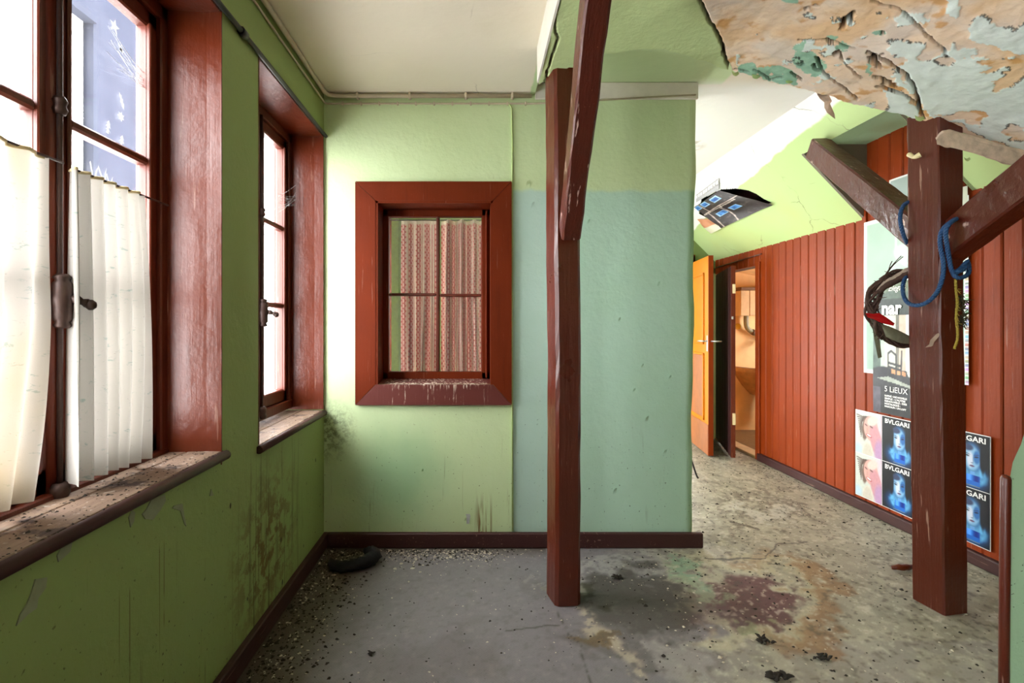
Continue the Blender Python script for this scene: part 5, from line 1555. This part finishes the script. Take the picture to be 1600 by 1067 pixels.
build('string', rope_mb([at(1493, 436, 1.985), at(1494, 455, 1.985), at(1496, 475, 1.985), at(1494, 495, 1.985), at(1496, 515, 1.985), at(1496, 530, 1.985), at(1491, 545, 1.985)], 0.0045), M['yellow_string'], st)
m = MB()
for k in range(90):
    t = rng.random(); p = Vector(at(1500 + 6 * math.sin(t * 3) + rng.uniform(-4, 5), 462 + 48 * t, 1.985))
    q = p + Vector((rng.uniform(-.015, .028), rng.uniform(-.02, .02), rng.uniform(-.022, .012)))
    m.tube([p, (p + q) / 2 + Vector((0, 0, .004)), q], [0.0022, 0.0018, 0.0006], 4, 0, False)
build('fluff', m, M['moss_fluff'], st)
m = MB()
for k in range(24):
    t = rng.random(); p = Vector(at(1494 + rng.uniform(-2, 2), 440 + 90 * t, 1.98)); q = p + Vector((rng.uniform(-.015, .015), rng.uniform(-.012, .005), rng.uniform(-.025, 0)))
    m.tube([p, q], [0.0014, 0.0006], 4, 0, False)
build('frayed_ends', m, M['yellow_string'], st)

# wreath of twigs hung behind the post
WC = Vector(at(1421, 481, 2.245)); WR = 0.168
wreath = empty('wreath', (WC.x, WC.y, WC.z - WR), label='dried twig wreath with shiny red ribbon hanging behind the thick post', cat='wreath')
def wpt(a, r, dy=0.0): return (WC.x + r * math.cos(a), WC.y + dy, WC.z + r * math.sin(a) * 0.92)
m = MB()
for k in range(30):
    a0 = rng.uniform(0, 6.28); ln = rng.uniform(2.2, 5.0); rr = WR * rng.uniform(0.90, 1.06); ph = rng.uniform(0, 6)
    pts = [wpt(a0 + ln * i / 16, rr + 0.012 * math.sin(i * 1.1 + ph), 0.014 * math.cos(i * 0.9 + ph)) for i in range(17)]
    m.tube(pts, [rng.uniform(0.003, 0.007)] * 17, 6, 2, True, 0.2)
build('twig_ring', m, M['twig_brown'], wreath)
m = MB()
for k in range(70):
    a = rng.uniform(2.0, 4.2); p = Vector(wpt(a, WR * rng.uniform(0.9, 1.05), rng.uniform(-.02, .01)))
    q = p + Vector((rng.uniform(-.035, .03), rng.uniform(-.03, .01), rng.uniform(-.03, .03)))
    m.tube([p, (p + q) / 2 + Vector((0, 0, rng.uniform(-.006, .006))), q], [0.0026, 0.002, 0.0008], 5, 0, False)
build('loose_twigs', m, M['twig_brown'], wreath)
m = MB().tube([at(1372, 455, 2.22), at(1385, 442, 2.215), at(1400, 434, 2.21), at(1416, 424, 2.20), at(1430, 418, 2.20)], [0.008, 0.012, 0.013, 0.013, 0.010], 10, 4, True, 0.2)
build('pale_branch', m, M['bark_pale'], wreath)
m = MB().tube([at(1373, 456, 2.214), at(1386, 445.5, 2.21), at(1400, 438.5, 2.205), at(1416, 429, 2.195), at(1428, 424, 2.195)], [0.009, 0.014, 0.015, 0.015, 0.012], 10, 4, True, 0.3)
build('dark_branch', m, M['twig_brown'], wreath)
m = MB()
for sp in ([(1366, 452), (1376, 440), (1388, 422), (1400, 408), (1408, 400)], [(1370, 448), (1384, 430), (1396, 414), (1411, 401)], [(1388, 424), (1391, 414), (1394, 408)]):
    m.tube([at(u, v, 2.22) for u, v in sp], 0.0018, 5, 3)
build('sprig', m, M['twig_brown'], wreath)
rows = []
for (a, b, c, d) in ((1352, 489, 1356, 496), (1364, 490, 1366, 499), (1374, 489, 1374, 503), (1384, 495, 1382, 506), (1398, 505, 1396, 509)):
    rows.append([at(a + (c - a) * s, b + (d - b) * s, 2.205 - 0.012 * math.sin(s * 3.1)) for s in (0, .33, .66, 1)])
m = MB(); m.grid(np.array(rows)); build('ribbon', m, M['red_ribbon'], wreath)
rows = []
for (a, b, c, d) in ((1374, 505, 1380, 512), (1384, 508, 1384, 526), (1395, 512, 1394, 531), (1408, 518, 1407, 536), (1424, 526, 1424, 538)):
    rows.append([at(a + (c - a) * s, b + (d - b) * s, 2.215 - 0.012 * math.sin(s * 3.1)) for s in (0, .33, .66, 1)])
m = MB(); m.grid(np.array(rows)); build('cloth_bow', m, M['grey_cloth'], wreath)
rows = []
for (a, b, c, d) in ((1358, 492, 1366, 492), (1362, 505, 1372, 503), (1366, 530, 1374, 528), (1372, 560, 1378, 558)):
    rows.append([at(a + (c - a) * s, b + (d - b) * s, 2.25) for s in (0, .5, 1)])
m = MB(); m.grid(np.array(rows)); build('ribbon_tail', m, M['grey_cloth'], wreath)
m = MB().tube([wpt(1.2, WR, 0), tuple(Vector(at(1425, 432, 2.195)))], 0.002, 6)
build('hanging_thread', m, M['twig_brown'], wreath)

hk = empty('knob_hook', at(1431, 245, 2.09), label='cream twisted knob screwed to the top of the thick post', cat='hook')
P0 = [Vector(at(1424, 242, 2.118)), Vector(at(1428, 244.5, 2.10)), Vector(at(1432, 246, 2.09)), Vector(at(1437, 244, 2.076)), Vector(at(1441, 242, 2.07))]
build('knob', MB().tube([p + Vector((-0.012, -0.004, 0)) for p in P0], [0.010, 0.008, 0.007, 0.010, 0.011], 10, 4), M['cream_plastic'], hk)
build('screw', MB().tube([P0[2] + Vector((-0.010, -0.003, 0.012)), P0[2] + Vector((0.012, 0, 0.012))], 0.003, 6), M['rusty_iron'], hk)
rows = []
for (a, b, c, d, Y) in ((1429, 553, 1432, 557, 2.142), (1444, 544, 1449, 548, 2.10), (1452, 538, 1457, 542, 2.066), (1454, 531, 1460, 534, 2.05), (1463, 522, 1467, 526, 2.024), (1467, 520, 1468, 523, 2.016)):
    rows.append([Vector(at(a + (c - a) * s, b + (d - b) * s, Y)) + Vector((-0.006, -0.006, 0)) for s in (0, .5, 1)])
m = MB(); m.grid(np.array([[tuple(p) for p in r0] for r0 in rows]))
build('tape_strip', m, M['tape'], label='brown strip of old tape stuck low on the thick post', cat='tape')

# ================================================================ PARTITION AND POLE AT THE RIGHT EDGE
pr = [(1.607, 0), (1.607, 0.69), (1.615, 0.735), (1.628, 0.765), (1.640, 0.79), (1.652, 0.83), (1.690, 0.92), (1.72, 1.2), (1.76, 1.90), (2.0, 1.86), (2.38, 1.70), (2.38, 0)]  # part out of view raised high to shade the boards behind
m = MB(); m.add([(a, 1.545, b) for a, b in pr] + [(max(a, a * 1.575 / 1.545 + 0.004) if a < 2 else a, 1.575, b * 0.985) for a, b in pr], [tuple(range(len(pr))), tuple(range(len(pr), 2 * len(pr)))[::-1]] + [(i, (i + 1) % len(pr), len(pr) + (i + 1) % len(pr), len(pr) + i) for i in range(len(pr))])
build('partition', m, M['wall_mint'], label='pale mint partition with ragged slanting end at the right photo edge', cat='partition')
x, _, z = at(1571.5, 742, 1.50)
m = MB().tube([(x - 0.006, 1.50, 0), (x - 0.004, 1.50, 0.3), (x, 1.50, z - 0.012), (x + 0.001, 1.50, z - 0.003), (x + 0.002, 1.50, z)], [0.0125, 0.0125, 0.0125, 0.010, 0.003], 14)
build('pole', m, M['post_red'], label='slim dark red round pole standing before the mint partition', cat='pole')

# ================================================================ RAG AND DEBRIS
fx = lambda u, v: on_floor(u, v)
pts = []; rad = []
for (u, v, h, r0) in ((517, 884, .025, .018), (521, 889, .03, .027), (534, 893, .035, .032), (548, 892, .035, .030), (562, 889, .035, .030), (575, 886, .045, .036), (585, 881, .05, .042), (580, 872, .045, .034), (571, 867, .03, .018)):
    a, b = fx(u, v); pts.append((a, b, h * 0.72)); rad.append(r0 * 0.78)
m = MB().tube(pts, rad, 14, 4, True, 0.35)
build('rag', m, M['rag_black'], label='crumpled black rag lying on the floor in the corner', cat='rag')
a, b = on_floor(1412, 892)
m = MB().tube([(a - 0.05, b + 0.01, 0.012), (a - 0.02, b, 0.016), (a + 0.02, b + 0.005, 0.016), (a + 0.06, b + 0.02, 0.012)], [0.008, 0.014, 0.013, 0.008], 8, 3, True, 0.4)
build('brick_shard', m, M['reveal_red'], label='reddish shard on the floor beside the thick post', cat='shard')
a, b = on_floor(1088, 748)
m = MB().tube([(a - 0.03, b + 0.02, 0.14), (a, b, 0.03), (a + 0.012, b - 0.01, 0.006)], 0.007, 8, 3)
build('bent_rod', m, M['black_rod'], label='thin black rod leaning at the foot of the wall corner', cat='rod')

r = np.random.RandomState(3)
L_, Dk = [], []
def scatter(n, fu, fv, big=1.0, light=0.5):
    for _ in range(n):
        u, v = fu(), fv()
        X, Y = on_floor(u, v)
        if not (-0.77 < X < 2.36 and 1.25 < Y < 5.1): continue
        if X < 1.16 and Y > D - 0.035: continue
        (L_ if r.rand() < light else Dk).append((X, Y, -0.003, big * r.uniform(0.4, 1.6)))
scatter(1500, lambda: r.normal(690, 70), lambda: 856 + abs(r.normal(0, 10)), 0.9, 0.55)
scatter(420, lambda: r.uniform(600, 780), lambda: 855 + abs(r.normal(0, 14)), 1.1, 0.55)
for _ in range(2400):
    Y = r.uniform(1.3, D - 0.03); X = -0.77 + abs(r.normal(0, 0.12))
    (L_ if r.rand() < 0.28 else Dk).append((X, Y, -0.003, r.uniform(0.4, 1.6)))
for _ in range(6500):
    Y = 1.3 + 3.6 * r.rand() ** 0.9; X = r.uniform(0.5, 2.36)
    if X < 1.17 and D - 0.04 < Y: continue
    (L_ if r.rand() < 0.42 else Dk).append((X, Y, -0.003, r.uniform(0.3, 1.3) * (1.6 if r.rand() < 0.06 else 1)))
for _ in range(1000):
    (L_ if r.rand() < 0.45 else Dk).append((r.uniform(-0.75, 0.9), r.uniform(1.3, D - 0.04), -0.003, r.uniform(0.3, 1.1)))
for _ in range(500):     # heap along the foot of the boards
    Y = r.uniform(2.3, 4.35); (L_ if r.rand() < 0.5 else Dk).append((2.37 - abs(r.normal(0, 0.06)), Y, -0.003, r.uniform(0.4, 1.2)))
chips('plaster_debris', L_, 0.0056, 'plaster_chip', 'pale plaster crumbs and flakes scattered over the floor', 'debris', 0.45, 21)
chips('dirt_debris', Dk, 0.0058, 'dirt_chip', 'dark dirt crumbs scattered over the floor', 'debris', 0.6, 22)
# larger single clods
for i, (u, v, s, lab) in enumerate(((1195, 1003, 0.026, 'dark dry leaf clump on the stained floor beside the maroon stain'), (1285, 1030, 0.024, 'dark clod on the floor near the bottom edge, right of the leaf clump'),
                                   (1215, 1062, 0.036, 'dark twiggy clump at the bottom edge of the floor'), (965, 903, 0.022, 'dark clod on the floor right of the slim post'), (580, 1022, 0.014, 'small dark clod on the bare grey lino'))):
    X, Y = on_floor(u, v)
    m = MB()
    for k in range(16):
        a = rng.uniform(0, 6.28); q = rng.uniform(0.2, 1.0) * s
        p0 = Vector((X + q * math.cos(a), Y + q * math.sin(a) * 0.6, s * 0.14))
        p1 = p0 + Vector((rng.uniform(-1, 1) * s, rng.uniform(-.6, .6) * s, rng.uniform(-.1, .5) * s))
        p1.z = max(p1.z, 0.003)
        m.tube([p0, (p0 + p1) / 2 + Vector((0, 0, s * .12)), p1], [s * 0.16, s * 0.2, s * 0.05], 5, 2, True, 0.5)
    build('dirt_clod', m, M['dirt_chip'], label=lab, cat='clod', group='clods on the floor')
# crumbs on the sills
S1 = [(r.uniform(GX + 0.04, XL + 0.005), r.uniform(W_BIG[0], W_BIG[1]), SILL_Z + 0.0415, r.uniform(0.3, 1.7)) for _ in range(620)]
S2 = [(r.uniform(GX + 0.03, XL - 0.01), r.uniform(W_SMALL[0], W_SMALL[1] - 0.02), SILL_Z - 0.0045, r.uniform(0.3, 1.2)) for _ in range(160)]
chips('sill_dirt', S1, 0.0030, 'dirt_chip', 'dark crumbs and dead insects on the sill of the tall window', 'dirt', 0.5, 31)
chips('sill_dirt', S2, 0.003, 'dirt_chip', 'dark crumbs on the sill of the narrow window', 'dirt', 0.5, 32)

# ================================================================ COBWEBS
def web(name, segs, label, r0=0.0006):
    m = MB()
    for (p, q, sag) in segs:
        p, q = Vector(p), Vector(q); mid = (p + q) / 2 - Vector((0, 0, sag))
        m.tube([p, mid, q], r0, 4, 3, False)
    return build(name, m, M['cobweb'], label=label, cat='cobweb')
segs = []
A = Vector(at(180, 80, 1.36)); B = Vector(at(238, 138, 1.57))
for k in range(14):
    segs.append((A + Vector((0, rng.uniform(-.03, .03), rng.uniform(-.05, .06))), B + Vector((rng.uniform(-.01, .01), 0, rng.uniform(-.02, .02))), rng.uniform(0, .02)))
web('cobweb', segs, 'grey cobweb strands across the right pane of the tall window')
segs = [(at(435, 330 + rng.uniform(-30, 5), 2.5), at(462, 318 + rng.uniform(-30, 10), 2.62), rng.uniform(0, .02)) for _ in range(10)]
web('cobweb', segs, 'grey cobweb strands in the reveal of the narrow window')

# ================================================================ OUTSIDE
street = build('street', MB().box(-14, -1.3, -6, 16, -3.4, -3.2), M['street_grey'], kind='structure', cat='street', label='grey street far below the windows')
hs = empty('neighbour_house', (-6.2, 3.0, -3.2), label='white house across the street seen through the tall window', cat='house')
build('wall', MB().box(-7.4, -5.2, 4.0, 6.75, -3.2, 5.15), M['facade_white'], hs)
build('cornice', MB().box(-7.4, -5.05, 3.95, 6.80, 5.15, 5.45), M['facade_slate'], hs)
h2 = empty('neighbour_house', (-5.5, 10, -3.2), label='slate grey house front beside the white house across the street', cat='house')
build('wall', MB().box(-7.4, -5.1, 6.80, 8.6, -3.2, 8.2), M['facade_slate'], h2)
an = empty('annex_roof', (-4.6, 5.6, -3.2), label='low pink roofed annex before the white house outside', cat='annex')
build('wall', MB().box(-5.19, -4.5, 4.4, 6.6, -3.2, 2.25), M['facade_white'], an)
build('roof', MB().add([(-4.40, 4.3, 2.2), (-4.40, 6.7, 2.2), (-5.19, 6.7, 2.85), (-5.19, 4.3, 2.85), (-4.40, 4.3, 2.26), (-4.40, 6.7, 2.26), (-5.19, 6.7, 2.91), (-5.19, 4.3, 2.91)], [(0, 1, 2, 3), (4, 5, 6, 7), (0, 1, 5, 4), (1, 2, 6, 5), (2, 3, 7, 6), (3, 0, 4, 7)]), M['roof_pink'], an)
